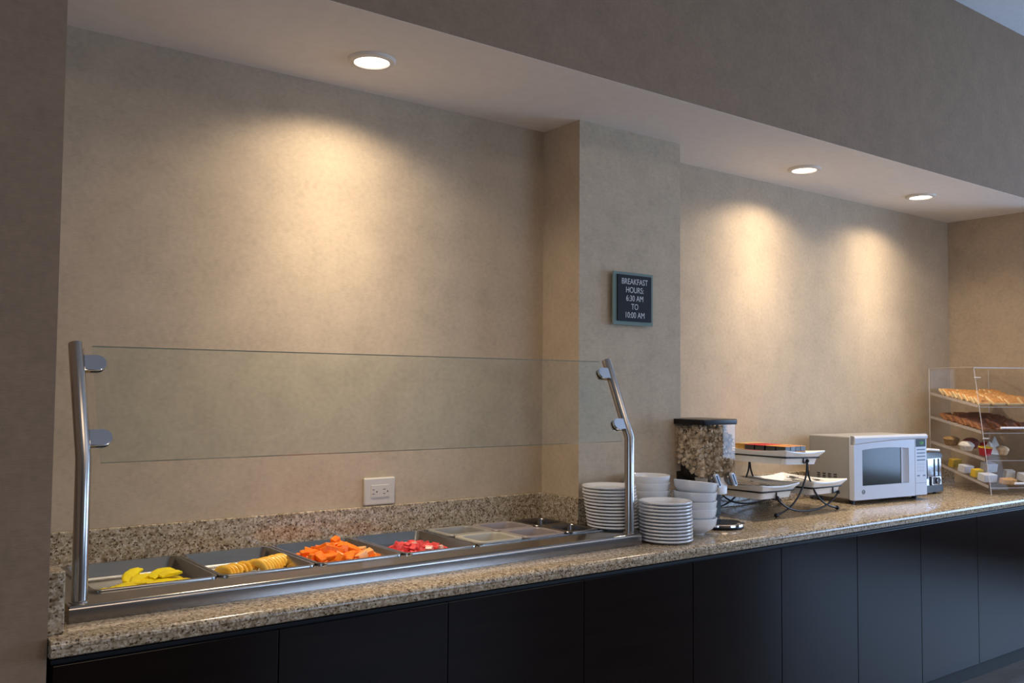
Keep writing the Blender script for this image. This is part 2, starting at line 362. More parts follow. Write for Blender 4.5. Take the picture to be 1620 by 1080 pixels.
# units of two doors
for u in range(5):
    a, b, c = seams[2 * u], seams[2 * u + 1], seams[2 * u + 2]
    lab = ['leftmost dark espresso base cabinet under the pineapple and cantaloupe pans', 'dark espresso base cabinet under the papaya, watermelon and small pans',
           'dark espresso base cabinet under the plate stacks and cereal dispenser', 'dark espresso base cabinet under the wire rack and microwave',
           'rightmost dark espresso base cabinet, below the pastry case, reflecting blue daylight'][u]
    t = empty('base_cabinet', (a, -D, 0), lab, 'cabinet', 'base cabinets under the counter')
    bm = bmesh.new()
    yb = -0.01 if (c < 0 or a > PX) else -PD - 0.01
    box(bm, a, c, -D + 0.02, yb, 0.10, 0.845); box(bm, a, c, -D + 0.06, yb - 0.04, 0, 0.10)
    # open the top under the well by keeping the carcass low
    world_child('carcass', bm, M_carc, t)
    for x0, x1 in ((a, b), (b, c)):
        world_child('door', B(x0 + 0.0015, x1 - 0.0015, -D, -D + 0.019, 0.10, 0.836, bev=0.0012, seg=2), M_cab, t)

# ---------------------------------------------------------------- cold food well with sneeze guard
well = empty('cold_food_well', (-0.93, -0.28, ZT), 'long brushed steel buffet well with glass sneeze guard on two bent posts', 'buffet well')
bm = bmesh.new()
DZ = 0.942; DX0, DX1 = -1.895, 0.036
fr = [(-0.40, DZ - 0.002), (-0.40, DZ)] + arc(-0.527, DZ - 0.013, 0.013, 90, 180, 6) + [(-0.54, ZT + 0.0005), (-0.40, ZT + 0.0005)]
fr = [(-0.412, DZ)] + arc(-0.527, DZ - 0.013, 0.013, 90, 180, 6) + [(-0.54, ZT + 0.0005), (-0.538, ZT + 0.0005), (-0.538, DZ - 0.014), (-0.527, DZ - 0.003), (-0.412, DZ - 0.003)]
prism(bm, fr, 'x', DX0, DX1)
box(bm, DX0, -1.812, -0.412, -0.0215, DZ - 0.003, DZ); box(bm, -0.022, DX1, -0.412, -PD - 0.022, DZ - 0.003, DZ)
box(bm, -0.060, -0.0215, -0.412, -0.0215, DZ - 0.003, DZ)
box(bm, -1.812, -0.060, -0.044, -0.0215, DZ - 0.003, DZ)
box(bm, DX0, DX0 + 0.002, -0.538, -0.0215, ZT + 0.0005, DZ - 0.003); box(bm, DX1 - 0.002, DX1, -0.538, -PD - 0.022, ZT + 0.0005, DZ - 0.003)
world_child('deck', bm, M_steel, well)
bm = bmesh.new()   # liner box below the pans
box(bm, -1.84, -1.835, -0.435, -0.035, 0.848, 0.938); box(bm, -0.03, -0.025, -0.435, -0.035, 0.848, 0.938)
box(bm, -1.84, -0.025, -0.436, -0.431, 0.848, 0.938); box(bm, -1.84, -0.025, -0.037, -0.032, 0.848, 0.938); box(bm, -1.84, -0.025, -0.436, -0.032, 0.846, 0.850)
world_child('liner', bm, M_darksteel, well)
GY0, GY1 = -0.50, -0.345; KZ, TZ = 1.292, 1.580
GY1 = -0.375
tz = Vector((0, GY1 - GY0, TZ - KZ)).normalized()
for px, inward in ((-1.865, 1), (0.012, -1)):
    bm = bmesh.new()
    tube(bm, [(px, GY0, DZ), (px, GY0, 1.1), (px, GY0, KZ - 0.004)], 0.0185, 24, cap=False)
    # upper leg, mitred
    n2 = []
    def ring(c, axis, r, sl):
        out = []
        for j in range(24):
            a = 2 * math.pi * j / 24; x = r * math.cos(a); d = r * math.sin(a)
            out.append((px + x, c[1] + d, c[2] + d * sl))
        return out
    half = math.atan2(tz.y, tz.z) / 2
    bm = bmesh.new()
    loops = [ring((0, GY0, DZ), None, 0.0185, 0), ring((0, GY0, KZ), None, 0.0185, -math.tan(half))]
    top = []
    pc = Vector((px, GY1, TZ)); perp = Vector((0, tz.z, -tz.y))
    for j in range(24):
        a = 2 * math.pi * j / 24; top.append(tuple(pc + Vector((1, 0, 0)) * 0.0185 * math.cos(a) + perp * 0.0185 * math.sin(a)))
    loops.append(top)
    loft(bm, loops)
    post = world_child('post', bm, M_post, well)
    bm = lathe(bmesh.new(), [(0.0, 0), (0.024, 0), (0.024, 0.002), (0.0195, 0.004), (0, 0.004)], 32, close=False)
    fl = obj('flange', bm, M_post, post); fl.location = (px, GY0, DZ)
    for zz in (1.527, 1.338):
        s = (zz - KZ) / (TZ - KZ); yc = GY0 + (GY1 - GY0) * s
        Mx = Matrix(((inward, 0, 0, px + inward * 0.014), (0, tz.y, tz.z, yc), (0, tz.z, -tz.y, zz), (0, 0, 0, 1)))
        # D shaped jaws: local x inward, y up the post, z outward (front)
        for side in (1, -1):
            bm = bmesh.new(); pts = [(0, -0.0215)] + arc(0.034, 0, 0.0215, -90, 90, 10) + [(0, 0.0215)]
            prism(bm, pts, 'z', side * 0.0042, side * 0.0125)
            bmesh.ops.bevel(bm, geom=[e for e in bm.edges if abs(e.verts[0].co.z) > 0.012 and abs(e.verts[1].co.z) > 0.012], offset=0.002, segments=2, affect='EDGES')
            bmesh.ops.transform(bm, matrix=Mx, verts=bm.verts[:])
            c = world_child('clamp', bm, M_chrome, well)
        bm = bmesh.new(); box(bm, 0.001, 0.018, -0.018, 0.018, -0.0042, 0.0042); bmesh.ops.transform(bm, matrix=Mx, verts=bm.verts[:])
        world_child('clamp_pad', bm, M_amber, well, label='amber rubber pad')
# glass pane
gz0, gz1 = 1.279, 1.574
def gy(z): return GY0 + (GY1 - GY0) * (z - KZ) / (TZ - KZ)
gx0, gx1 = -1.826, -0.030
bm = bmesh.new()
nrm = Vector((0, tz.z, -tz.y)) * 0.004
P = [Vector((gx0, gy(gz0), gz0)), Vector((gx1, gy(gz0), gz0)), Vector((gx1, gy(gz1), gz1)), Vector((gx0, gy(gz1), gz1))]
A = [bm.verts.new(p - nrm) for p in P]; Bq = [bm.verts.new(p + nrm) for p in P]
bm.faces.new(A); bm.faces.new(Bq[::-1])
for i in range(4): bm.faces.new((A[i], Bq[i], Bq[(i + 1) % 4], A[(i + 1) % 4])).material_index = 1 if i in (0, 2) else 0
world_child('glass_pane', bm, [M_glass, M_glass_edge], well)

# ---------------------------------------------------------------- food pans
def pan_mesh(x0, x1, y0, y1, z, depth, r=0.028, lip=0.010, taper=0.014, th=0.0022):
    bm = bmesh.new()
    def L(d, zz, rr): return [(p[0], p[1], zz) for p in rrect(x0 + d, x1 - d, y0 + d, y1 - d, rr, 6)]
    loops = [L(0.0, z - 0.006, r), L(0.0, z - 0.002, r), L(0.0012, z, r), L(lip, z, r - 0.004), L(lip + 0.002, z - 0.003, r - 0.006)]
    rb = 0.012
    loops += [L(lip + 0.002 + taper * 0.9, z - depth + rb, r - 0.006), L(lip + 0.002 + taper + 0.004, z - depth + rb * 0.3, r - 0.008), L(lip + 0.002 + taper + 0.012, z - depth, r - 0.012)]
    # bottom then outside
    rs = [[bm.verts.new(p) for p in lp] for lp in loops]; n = len(rs[0])
    for a, b in zip(rs, rs[1:]):
        for j in range(n): bm.faces.new((a[j], a[(j + 1) % n], b[(j + 1) % n], b[j]))
    bm.faces.new(rs[-1])
    out = [L(lip + 0.0, z - 0.006, r - 0.004), L(lip + taper * 0.9, z - depth + rb, r - 0.004), L(lip + taper + 0.012, z - depth - th, r - 0.010)]
    ro = [[bm.verts.new(p) for p in lp] for lp in out]
    ch = [rs[0]] + ro
    for a, b in zip(ch, ch[1:]):
        for j in range(n): bm.faces.new((a[j], b[j], b[(j + 1) % n], a[(j + 1) % n]))
    bm.faces.new(ro[-1][::-1])
    return bm
PANS = [('pineapple', -1.822, -1.489, 0.9478), ('cantaloupe', -1.486, -1.196, 0.9470), ('papaya', -1.193, -0.900, 0.9478), ('watermelon', -0.897, -0.612, 0.9474)]
PY0, PY1 = -0.424, -0.036
for nme, x0, x1, z in PANS:
    bmp = pan_mesh(x0 - x0, x1 - x0, 0, PY1 - PY0, z - 0.9, 0.046)
    o = obj('food_pan', bmp, M_pan, loc=(x0, PY0, 0.9), label='stainless steel food pan holding %s in the buffet well' % {'pineapple': 'yellow pineapple spears', 'cantaloupe': 'pale orange cantaloupe slices', 'papaya': 'bright orange papaya chunks', 'watermelon': 'red watermelon cubes'}[nme], cat='pan', group='large food pans in the buffet well')
# adaptor plate with six small pans
cols = [(-0.596, -0.402), (-0.398, -0.208), (-0.204, -0.040)]
rows = [(-0.408, -0.232), (-0.226, -0.052)]
bm = bmesh.new(); xs = [-0.609] + [v for c in cols for v in (c[0] + 0.008, c[1] - 0.008)] + [-0.026]; ys = [PY0] + [v for r_ in rows for v in (r_[0] + 0.008, r_[1] - 0.008)] + [PY1]
for i in range(len(xs) - 1):
    for j in range(len(ys) - 1):
        if i % 2 == 1 and j % 2 == 1: continue
        box(bm, xs[i], xs[i + 1], ys[j], ys[j + 1], 0.9422, 0.9440)
bmesh.ops.remove_doubles(bm, verts=bm.verts[:], dist=1e-5)
obj('adaptor_plate', bm, M_steel, label='flat steel adaptor plate carrying six small pans at the right end of the well', cat='plate')
M_cream = mat('cream_crock', (0.42, 0.39, 0.32, 1), 0.35); M_pink = mat('rosy_grey_crock', (0.30, 0.25, 0.235, 1), 0.35); M_grey = mat('warm_grey_crock', (0.29, 0.27, 0.235, 1), 0.35)
sm = [[(M_cream, 'cream', 'front'), (M_grey, 'warm grey', 'back')], [(M_pink, 'rosy grey', 'front'), (M_pink, 'rosy grey', 'back')], [(M_darksteel, 'dark steel', 'front'), (M_darksteel, 'dark steel', 'back')]]
cn = ['left', 'middle', 'right']
for i, c in enumerate(cols):
    for j, r_ in enumerate(rows):
        m, cname, rn = sm[i][j]
        o = obj('condiment_pan', pan_mesh(0, c[1] - c[0], 0, r_[1] - r_[0], 0.0500, 0.078, r=0.030, lip=0.018, taper=0.010), m, loc=(c[0], r_[0], 0.9),
            label='empty small %s pan, %s column and %s row of the six small pans' % (cname, cn[i], rn), cat='pan', group='small condiment pans')
# serving ring in front middle pan
obj('spoon_rest_ring', tube(bmesh.new(), [(-0.300 + 0.035 * math.cos(a * math.pi / 12), -0.345 + 0.035 * math.sin(a * math.pi / 12), 0.899) for a in range(24)], 0.003, 6, closed=True), M_chrome, label='thin shiny ring lying in the front middle small pan', cat='ring')

# ---------------------------------------------------------------- fruit
def jitter(bm, k):
    for v in bm.verts: v.co += Vector((random.uniform(-k, k), random.uniform(-k, k), random.uniform(-k, k)))
def spear():
    bm = bmesh.new()
    L = random.uniform(0.060, 0.090); w = random.uniform(0.032, 0.042); h = random.uniform(0.014, 0.018)
    lp = []
    for i in range(9):
        t = i / 8; s = math.sin(math.pi * (0.12 + 0.76 * t)) ** 0.5; x = (t - 0.5) * L; bend = 0.010 * math.sin(math.pi * t)
        lp.append([(x, bend + w / 2 * s * math.cos(a) * (1 + 0.08 * math.sin(5 * a + 3 * t)), h / 2 * s * max(-0.8, min(0.8, 1.3 * math.sin(a)))) for a in [2 * math.pi * k / 12 for k in range(12)]])
    loft(bm, lp); jitter(bm, 0.0010)
    return finish_mesh(bm, 'pineapple_piece', 0.9)
pz = 0.9478 - 0.046
spots = []
for q in range(22):
    fx = random.random(); spots.append((-1.775 + 0.235 * fx, -0.300 + 0.018 * fx + random.uniform(-.022, .030), random.uniform(-.001, .010), random.uniform(-15, 40), random.uniform(-6, 6), random.uniform(-8, 8)))
spots += [(-1.664, -0.215, .022, 50, -14, 14), (-1.590, -0.235, .022, 30, -10, 10), (-1.575, -0.262, .024, 14, -4, 5), (-1.648, -0.240, .014, 45, -6, 8)]
mes = [spear() for _ in range(4)]
for me in mes: me.materials.append(M_pine)
for k, (x, y, z, rz, ry, rx) in enumerate(spots):
    obj('pineapple_piece', mes[k % 4], None, loc=(x, y, pz + z + 0.010), rot=(math.radians(rx), math.radians(ry), math.radians(rz)), label='yellow pineapple spear in the leftmost food pan', cat='fruit', group='pineapple spears')
def crescent(R0, th):
    bm = bmesh.new(); lp = []
    for i in range(13):
        a = math.radians(-78 + 156 * i / 12); wdt = 0.020 * math.cos(a * 0.93) ** 0.7 + 0.004
        c = Vector((R0 * math.sin(a), 0, R0 * math.cos(a)))
        d = c.normalized()
        lp.append([tuple(c + d * wdt * 0.5 * math.cos(q) + Vector((0, th * 0.5 * (math.sin(q)), 0))) for q in [2 * math.pi * k / 10 for k in range(10)]])
    loft(bm, lp); jitter(bm, 0.0006)
    me = finish_mesh(bm, 'cantaloupe_slice', 0.9); me.materials.append(M_melon); return me
pz2 = 0.9470 - 0.046
cm = [crescent(0.030, 0.0088), crescent(0.036, 0.0088), crescent(0.027, 0.0088)]
k = 0
for x in [-1.425 + 0.0120 * i for i in range(9)]:
    obj('cantaloupe_slice', cm[2] if k % 3 else cm[0], None, loc=(x, -0.268 + random.uniform(-.004, .004) + 0.005 * k, pz2 + 0.001 + random.uniform(0, .003)), rot=(math.radians(random.uniform(-16, -6)), math.radians(random.uniform(-30, -5)), math.radians(-50 + random.uniform(-4, 4))),
        label='thin cantaloupe slice standing in the left cluster of its pan', cat='fruit', group='cantaloupe slices left cluster'); k += 1
for x in [-1.325 + 0.0120 * i for i in range(9)]:
    obj('cantaloupe_slice', cm[1], None, loc=(x, -0.262 + random.uniform(-.004, .004) + 0.006 * (k - 9), pz2 + 0.001 + random.uniform(0, .003)), rot=(math.radians(random.uniform(-16, -6)), math.radians(random.uniform(-10, 25)), math.radians(-42 + random.uniform(-5, 5))),
        label='large curved cantaloupe slice in the right cluster of its pan', cat='fruit', group='cantaloupe slices right cluster'); k += 1
def chunk(sx, sy, sz, m, j=0.002):
    bm = B(-sx / 2, sx / 2, -sy / 2, sy / 2, -sz / 2, sz / 2, bev=0.002, seg=1)
    jitter(bm, j * 0.35)
    sh = random.uniform(-.25, .25)
    for v in bm.verts: v.co.x += sh * v.co.z; v.co.y *= 1 + v.co.x * 6
    me = finish_mesh(bm, 'chunk', 0.5); me.materials.append(m); return me
pap = [chunk(0.050, 0.024, 0.026, M_papaya), chunk(0.040, 0.029, 0.025, M_papaya), chunk(0.062, 0.023, 0.028, M_papaya), chunk(0.040, 0.027, 0.025, M_papaya2)]
pb = 0.9478 - 0.046
def heap(n, cx, cy, rx, ry, h, meshes, name, label, cat, group, zb, palef, size, pick):
    placed = []
    for i in range(n):
        for tr in range(30):
            a = random.uniform(0, 2 * math.pi); q = math.sqrt(random.random())
            x = cx + rx * q * math.cos(a); y = cy + ry * q * math.sin(a)
            hm = h * (1 - q ** 2.2) + size * 0.5
            z = size * 0.55
            for (a1, b1, c1) in placed:
                dd = math.hypot(a1 - x, b1 - y)
                if dd < size * 1.15: z = max(z, c1 + size * (1.02 - 0.35 * dd / size))
            if z <= hm + size * 0.25: break
        else: continue
        placed.append((x, y, z))
        pale = palef(x, y)
        me = meshes[pick(pale)]
        lb = label[1] if pale else label[0]; gp = group[1] if pale else group[0]
        obj(name, me, None, loc=(x, y, zb + z), rot=(random.uniform(-.45, .45), random.uniform(-.45, .45), random.uniform(0, 6.28)), label=lb, cat=cat, group=gp)
random.seed(11)
heap(110, -1.038, -0.232, 0.116, 0.122, 0.034, pap, 'papaya_chunk', ('bright orange papaya chunk in the papaya heap', 'paler peach-orange papaya chunk at the right of the papaya heap'), 'fruit', ('orange papaya chunks', 'pale papaya chunks'), pb,
     lambda x, y: x > -1.00 and y < -0.22 and random.random() < 0.55, 0.023, lambda p: 3 if p else random.randrange(3))
obj('papaya_chunk', pap[1], None, loc=(-1.020, -0.185, pb + 0.056), rot=(0.5, 1.2, 0.7), label='upright papaya chunk sticking out on top of the heap', cat='fruit', group='orange papaya chunks')
wm = [chunk(0.024, 0.022, 0.021, M_wmel, .006), chunk(0.021, 0.023, 0.020, M_wmel, .006), chunk(0.027, 0.019, 0.022, M_wmel, .006), chunk(0.024, 0.020, 0.022, M_wmel2, .006)]
random.seed(5)
heap(105, -0.745, -0.245, 0.098, 0.115, 0.020, wm, 'watermelon_cube', ('red watermelon cube in the watermelon pan', 'pale pink watermelon cube in the watermelon pan'), 'fruit', ('red watermelon cubes', 'pale watermelon cubes'), 0.9474 - 0.046,
     lambda x, y: random.random() < 0.13, 0.020, lambda p: 3 if p else random.randrange(3))

# ---------------------------------------------------------------- outlet and sign
t = empty('wall_outlet', (-0.764, 0, 1.096), 'ivory double power outlet on the wall above the backsplash', 'outlet')
obj('cover_plate', B(-0.063, 0.063, -0.014, 0, -0.049, 0.049, bev=0.005, seg=3), M_plate, t)
face = obj('socket_face', B(-0.037, 0.037, -0.016, -0.012, -0.021, 0.023, bev=0.001), M_plate, t)
for sx in (-0.024, 0.020):
    bm = bmesh.new()
    box(bm, sx - 0.008, sx + 0.001, -0.0164, -0.0155, 0.006, 0.0078); box(bm, sx - 0.008, sx + 0.001, -0.0164, -0.0155, -0.0095, -0.0077)
    pts = arc(sx + 0.010, -0.001, 0.0027, 0, 330, 11); prism(bm, pts, 'y', -0.0164, -0.0155)
    obj('socket_slots', bm, M_slot, face)
t = empty('breakfast_hours_sign', (0.28, -PD, 1.845), 'black breakfast hours sign on a green glass backing, mounted on the pillar', 'sign')
obj('glass_backing', B(-0.118, 0.109, -0.026, -0.018, -0.112, 0.106, bev=0.001), M_sign_glass, t)
for x in (-0.10, 0.09):
    for z in (-0.095, 0.09): obj('standoff', tube(bmesh.new(), [(x, -0.018, z), (x, 0.0, z)], 0.007, 12), M_chrome, t)
obj('panel', B(-0.0995, 0.094, -0.032, -0.0262, -0.096, 0.094, bev=0.0006), M_black, t)
for i, s in enumerate(['BREAKFAST', 'HOURS:', '6:30 AM', 'TO', '10:00 AM']):
    me = text_mesh(s, 0.034, 0.0003, 0.86); me.materials.append(M_print)
    obj('lettering', me, None, t, loc=(-0.003, -0.0325, 0.056 - i * 0.0345), rot=(math.pi / 2, 0, 0))

# ---------------------------------------------------------------- crockery
def plate_mesh(R, foot=0.055):
    h = 0.0155
    prof = [(0, 0.0035), (foot - 0.006, 0.0035), (foot - 0.004, 0), (foot, 0), (foot + 0.003, 0.004), (R - 0.014, h - 0.0085), (R - 0.0025, h - 0.0075), (R - 0.0003, h - 0.005), (R, h - 0.0025), (R - 0.001, h), (R - 0.013, h - 0.0012), (foot + 0.008, 0.0075), (foot, 0.0065), (0, 0.0065)]
    return finish_mesh(lathe(bmesh.new(), prof, 64, close=False), 'plate', 0.9)
def stack_plates(cx, cy, z0, n, R, pitch, desc, lean, grp, flat=False):
    me = plate_mesh(R); me.materials.append(M_china)
    for i in range(n):
        k = n - 1 - i
        o = obj('plate', me, None, loc=(cx + lean[0] * i + random.uniform(-.0012, .0012), cy + lean[1] * i + random.uniform(-.0012, .0012), z0 + i * pitch),
            rot=(0, 0, random.uniform(0, 6)),
            label='%s white round plate %s %s' % (ORD[k], 'of' if k == 0 else 'from the top of', desc), cat='plate', group=grp)
stack_plates(0.045, -0.382, DZ + 0.0002, 13, 0.103, 0.0122, 'the back plate stack behind the guard post', (-0.0013, 0.001), 'plates in the back stack')
stack_plates(0.165, -0.540, ZT + 0.0002, 12, 0.100, 0.0126, 'the front plate stack beside the steel well', (-0.0005, 0.0), 'plates in the front stack')
def bowl_mesh(R, H):
    prof = [(0, 0.003), (0.030, 0.003), (0.032, 0), (0.036, 0), (0.040, 0.006), (R * 0.80, H * 0.34), (R * 0.95, H * 0.60), (R - 0.0005, H - 0.004), (R, H - 0.001), (R - 0.002, H), (R - 0.0045, H - 0.002), (R * 0.93 - 0.003, H * 0.62), (R * 0.77, H * 0.38), (0.036, 0.009), (0, 0.007)]
    return finish_mesh(lathe(bmesh.new(), prof, 56, close=False), 'bowl', 0.9)
bowl = bowl_mesh(0.087, 0.066); bowl.materials.append(M_china)
def stack_bowls(cx, cy, offs, desc, grp):
    n = len(offs)
    for i, (dx, dy, z, tx, ty) in enumerate(offs):
        k = n - 1 - i
        obj('bowl', bowl, None, loc=(cx + dx, cy + dy, ZT + 0.0002 + z), rot=(math.radians(tx), math.radians(ty), 0.3 * i),
            label='%s white bowl %s %s' % (ORD[k], 'of' if k == 0 else 'from the top of', desc), cat='bowl', group=grp)
stack_bowls(0.395, -0.478, [(0, 0, 0, 0, 0), (-.001, 0, .038, 0, 0), (.001, 0, .066, 0, 0), (-.001, .0, .102, 2, 1), (-.002, .000, .141, 6.5, 2.5)], 'the front bowl stack by the cereal dispenser', 'bowls in the front stack')
stack_bowls(0.270, -0.345, [(0, 0, 0, 0, 0), (.001, 0, .036, 0, 0), (.0, 0, .070, 0, 0), (.001, .0, .104, 0, 0), (0, .0, .134, 0, 0), (0, 0, .162, 0, 0)], 'the back bowl stack against the pillar', 'bowls in the back stack')

# ---------------------------------------------------------------- cereal dispenser
M_clear = glass('dispenser_plastic', (0.93, 0.92, 0.91, 1), 0.03, 0.5)
M_blade = mat('blade_painted_sheen', (0.80, 0.82, 0.88, 1), 0.45, 0.6)  # pale blue-white stands in for window light mirrored in chrome
M_spout = mat('frosted_spout', (0.66, 0.61, 0.56, 1), 0.25, 0, 0.5)
X0, X1, Y0, Y1 = 0.548, 0.776, -0.385, -0.165
Y1b = -0.162
t = empty('cereal_dispenser', (0.66, -0.30, ZT), 'clear cereal dispenser full of flakes with black lid and two turning knobs', 'dispenser')
def sideprof(d=0):
    return None
def taper_loft(specs, r):
    return [[(p[0], p[1], z) for p in rrect(a, b, c, d_, r, 5)] for (a, b, c, d_, z) in specs]
def hopper(ins):
    # top wide, sloping back-bottom
    lo = []
    for (a, b, c, d_, zf, zb) in ((X0, X1, Y0, Y1b, 1.325, 1.325), (X0 + .001, X1 - .001, Y0, Y1b, 1.19, 1.19), (X0 + .002, X1 - .002, Y0 + .001, Y1b - 0.012, 1.10, 1.165), (X0 + .006, X1 - .006, Y0 + .003, Y1b - 0.07, 1.085, 1.115), (X0 + .045, X1 - .045, Y0 + 0.0, Y0 + 0.085, 1.068, 1.072)):
        pts = rrect(a + ins, b - ins, c + ins, d_ - ins, 0.022, 5)
        lo.append([(p[0], p[1], zf + (zb - zf) * (p[1] - c) / (d_ - c)) for p in pts])
    return lo
bm = bmesh.new(); loft(bm, hopper(0), cap0=False, cap1=False)
world_child('hopper', bm, M_clear, t)
bm = bmesh.new(); box(bm, (X0 + X1) / 2 + 0.05, (X0 + X1) / 2 + 0.0515, Y0 + 0.004, Y1b - 0.03, 1.17, 1.322)
world_child('divider', bm, M_clear, t)
bm = bmesh.new()
loft(bm, [[(p[0], p[1], z) for p in rrect(X0 - e, X1 + e, Y0 - e, Y1b + e, 0.024, 5)] for e, z in ((0.004, 1.322), (0.005, 1.326), (0.005, 1.341), (0.002, 1.345))])
world_child('lid', bm, M_blackpl, t)
# sloping black cradle behind and below hopper, column and base
bm = bmesh.new()
prism(bm, [(-0.300, 0.925), (-0.200, 0.925), (-0.168, 1.162), (-0.240, 1.112), (-0.300, 1.078)], 'x', X0 + 0.012, X1 - 0.012)
world_child('stand', bm, M_blackpl, t)
bm = lathe(bmesh.new(), [(0, 0.0), (0.098, 0.0), (0.102, 0.006), (0.100, 0.014), (0.092, 0.018), (0, 0.018)], 48, close=False)
o = obj('base_plate', bm, M_blackpl, t); o.location = (-0.045, -0.115, 0.0003)
bm = lathe(bmesh.new(), [(0.100, 0.010), (0.1045, 0.012), (0.1035, 0.019), (0.094, 0.021), (0.091, 0.0185)], 48)
o = obj('chrome_rim', bm, M_chrome, t); o.location = (-0.045, -0.115, 0.0003)
bm = bmesh.new()
for k in range(-6, 7):
    h = math.sqrt(0.088 ** 2 - (k * 0.013) ** 2); box(bm, -h, h, k * 0.013 - 0.002, k * 0.013 + 0.002, 0.017, 0.0205)
o = obj('drip_grille', bm, M_darksteel, t); o.location = (-0.045, -0.115, 0.0003)
bm = bmesh.new(); box(bm, X0 + 0.03, X1 - 0.03, -0.31, -0.19, ZT + 0.0005, 0.93, bev=0.004)
world_child('foot', bm, M_blackpl, t)
bm = bmesh.new()
loft(bm, [[(p[0], p[1], z) for p in rrect(a, b, c, d_, r_, 5)] for a, b, c, d_, r_, z in ((0.566, 0.700, -0.402, -0.315, .02, 1.100), (0.570, 0.698, -0.410, -0.315, .02, 1.082), (0.600, 0.678, -0.418, -0.330, .02, 1.062), (0.604, 0.674, -0.420, -0.335, .02, 1.034))])
world_child('spout', bm, M_spout, t)
for kx, ky, kz in ((0.588, -0.412, 1.094), (0.690, -0.412, 1.094)):
    kn = obj('knob', lathe(bmesh.new(), [(0, 0), (0.026, 0), (0.029, 0.004), (0.029, 0.020), (0.027, 0.024), (0, 0.024)], 28, close=False), M_darksteel, None)
    kn.parent = t; kn.location = (kx - 0.66, ky + 0.30 + 0.012, kz - ZT); kn.rotation_euler = (math.radians(90), 0, 0)
    bm = bmesh.new(); pts = [(p[0], p[1]) for p in rrect(-0.008, 0.008, -0.030, 0.030, 0.0079, 5)]
    prism(bm, pts, 'z', 0.022, 0.036)
    bl = obj('knob_blade', bm, M_blade, kn); bl.rotation_euler = (0, 0, math.radians(28))
    bm = bmesh.new(); pts = [(p[0], p[1]) for p in rrect(-0.0048, 0.0048, -0.026, 0.026, 0.0047, 5)]
    prism(bm, pts, 'z', 0.036, 0.0366)
    b2 = obj('knob_inlay', bm, mat('knob_inlay_blue_black', (0.02, 0.025, 0.05, 1), 0.3), kn); b2.rotation_euler = (0, 0, math.radians(28))
# flakes
M_flake = fruit('corn_flakes', (0.56, 0.41, 0.25, 1), (0.84, 0.69, 0.50, 1), 0.0, 0.7, 40)
def flakes():
    bm = bmesh.new(); rnd = random.Random(3)
    def flake(c):
        R = Matrix.Rotation(rnd.uniform(0, 6.28), 3, 'X') @ Matrix.Rotation(rnd.uniform(0, 6.28), 3, 'Y') @ Matrix.Rotation(rnd.uniform(0, 6.28), 3, 'Z')
        s = rnd.uniform(0.008, 0.0145); cv = rnd.uniform(0.1, .45)
        ctr = bm.verts.new(Vector(c) + R @ Vector((0, 0, -cv * s)))
        vs = []
        for j in range(7):
            a = 2 * math.pi * j / 7; q = s * rnd.uniform(0.75, 1.15); vs.append(bm.verts.new(Vector(c) + R @ Vector((q * math.cos(a), q * 0.8 * math.sin(a), rnd.uniform(-.1, .25) * s))))
        for j in range(7): bm.faces.new((ctr, vs[j], vs[(j + 1) % 7]))
    def bottom(y):
        f = (y - Y0) / (Y1b - Y0); return 1.078 + 0.100 * max(0, min(1, f))
    n = 0
    while n < 3600:
        x = rnd.uniform(X0 + .012, X1 - .012); y = rnd.uniform(Y0 + .012, Y1b - .014)
        top = 1.312 if x < 0.72 else 1.285 - (x - 0.72) * 0.6
        z = rnd.uniform(bottom(y) + .012, top)
        d = min(x - X0, X1 - x, y - Y0, Y1b - y, top - z + .005, z - bottom(y))
        if d > 0.034: continue
        flake((x, y, z)); n += 1
    return bm
bm = flakes()
o = obj('cereal_flakes', bm, M_flake, kind='stuff', label='pale brown cereal flakes filling the clear dispenser', cat='cereal', sharp=3)
bm = bmesh.new()
loft(bm, [[(p[0], p[1], z + (0.10 * (p[1] - Y0) / (Y1b - Y0) if z < 1.2 else 0)) for p in rrect(X0 + .030, xb, Y0 + .030, Y1b - .034, 0.01, 2)] for z, xb in ((1.11, X1 - .030), (1.285, X1 - 0.05))])
obj('cereal_light_block', bm, M_flake, o)  # unseen solid filler added inside the flakes to block light

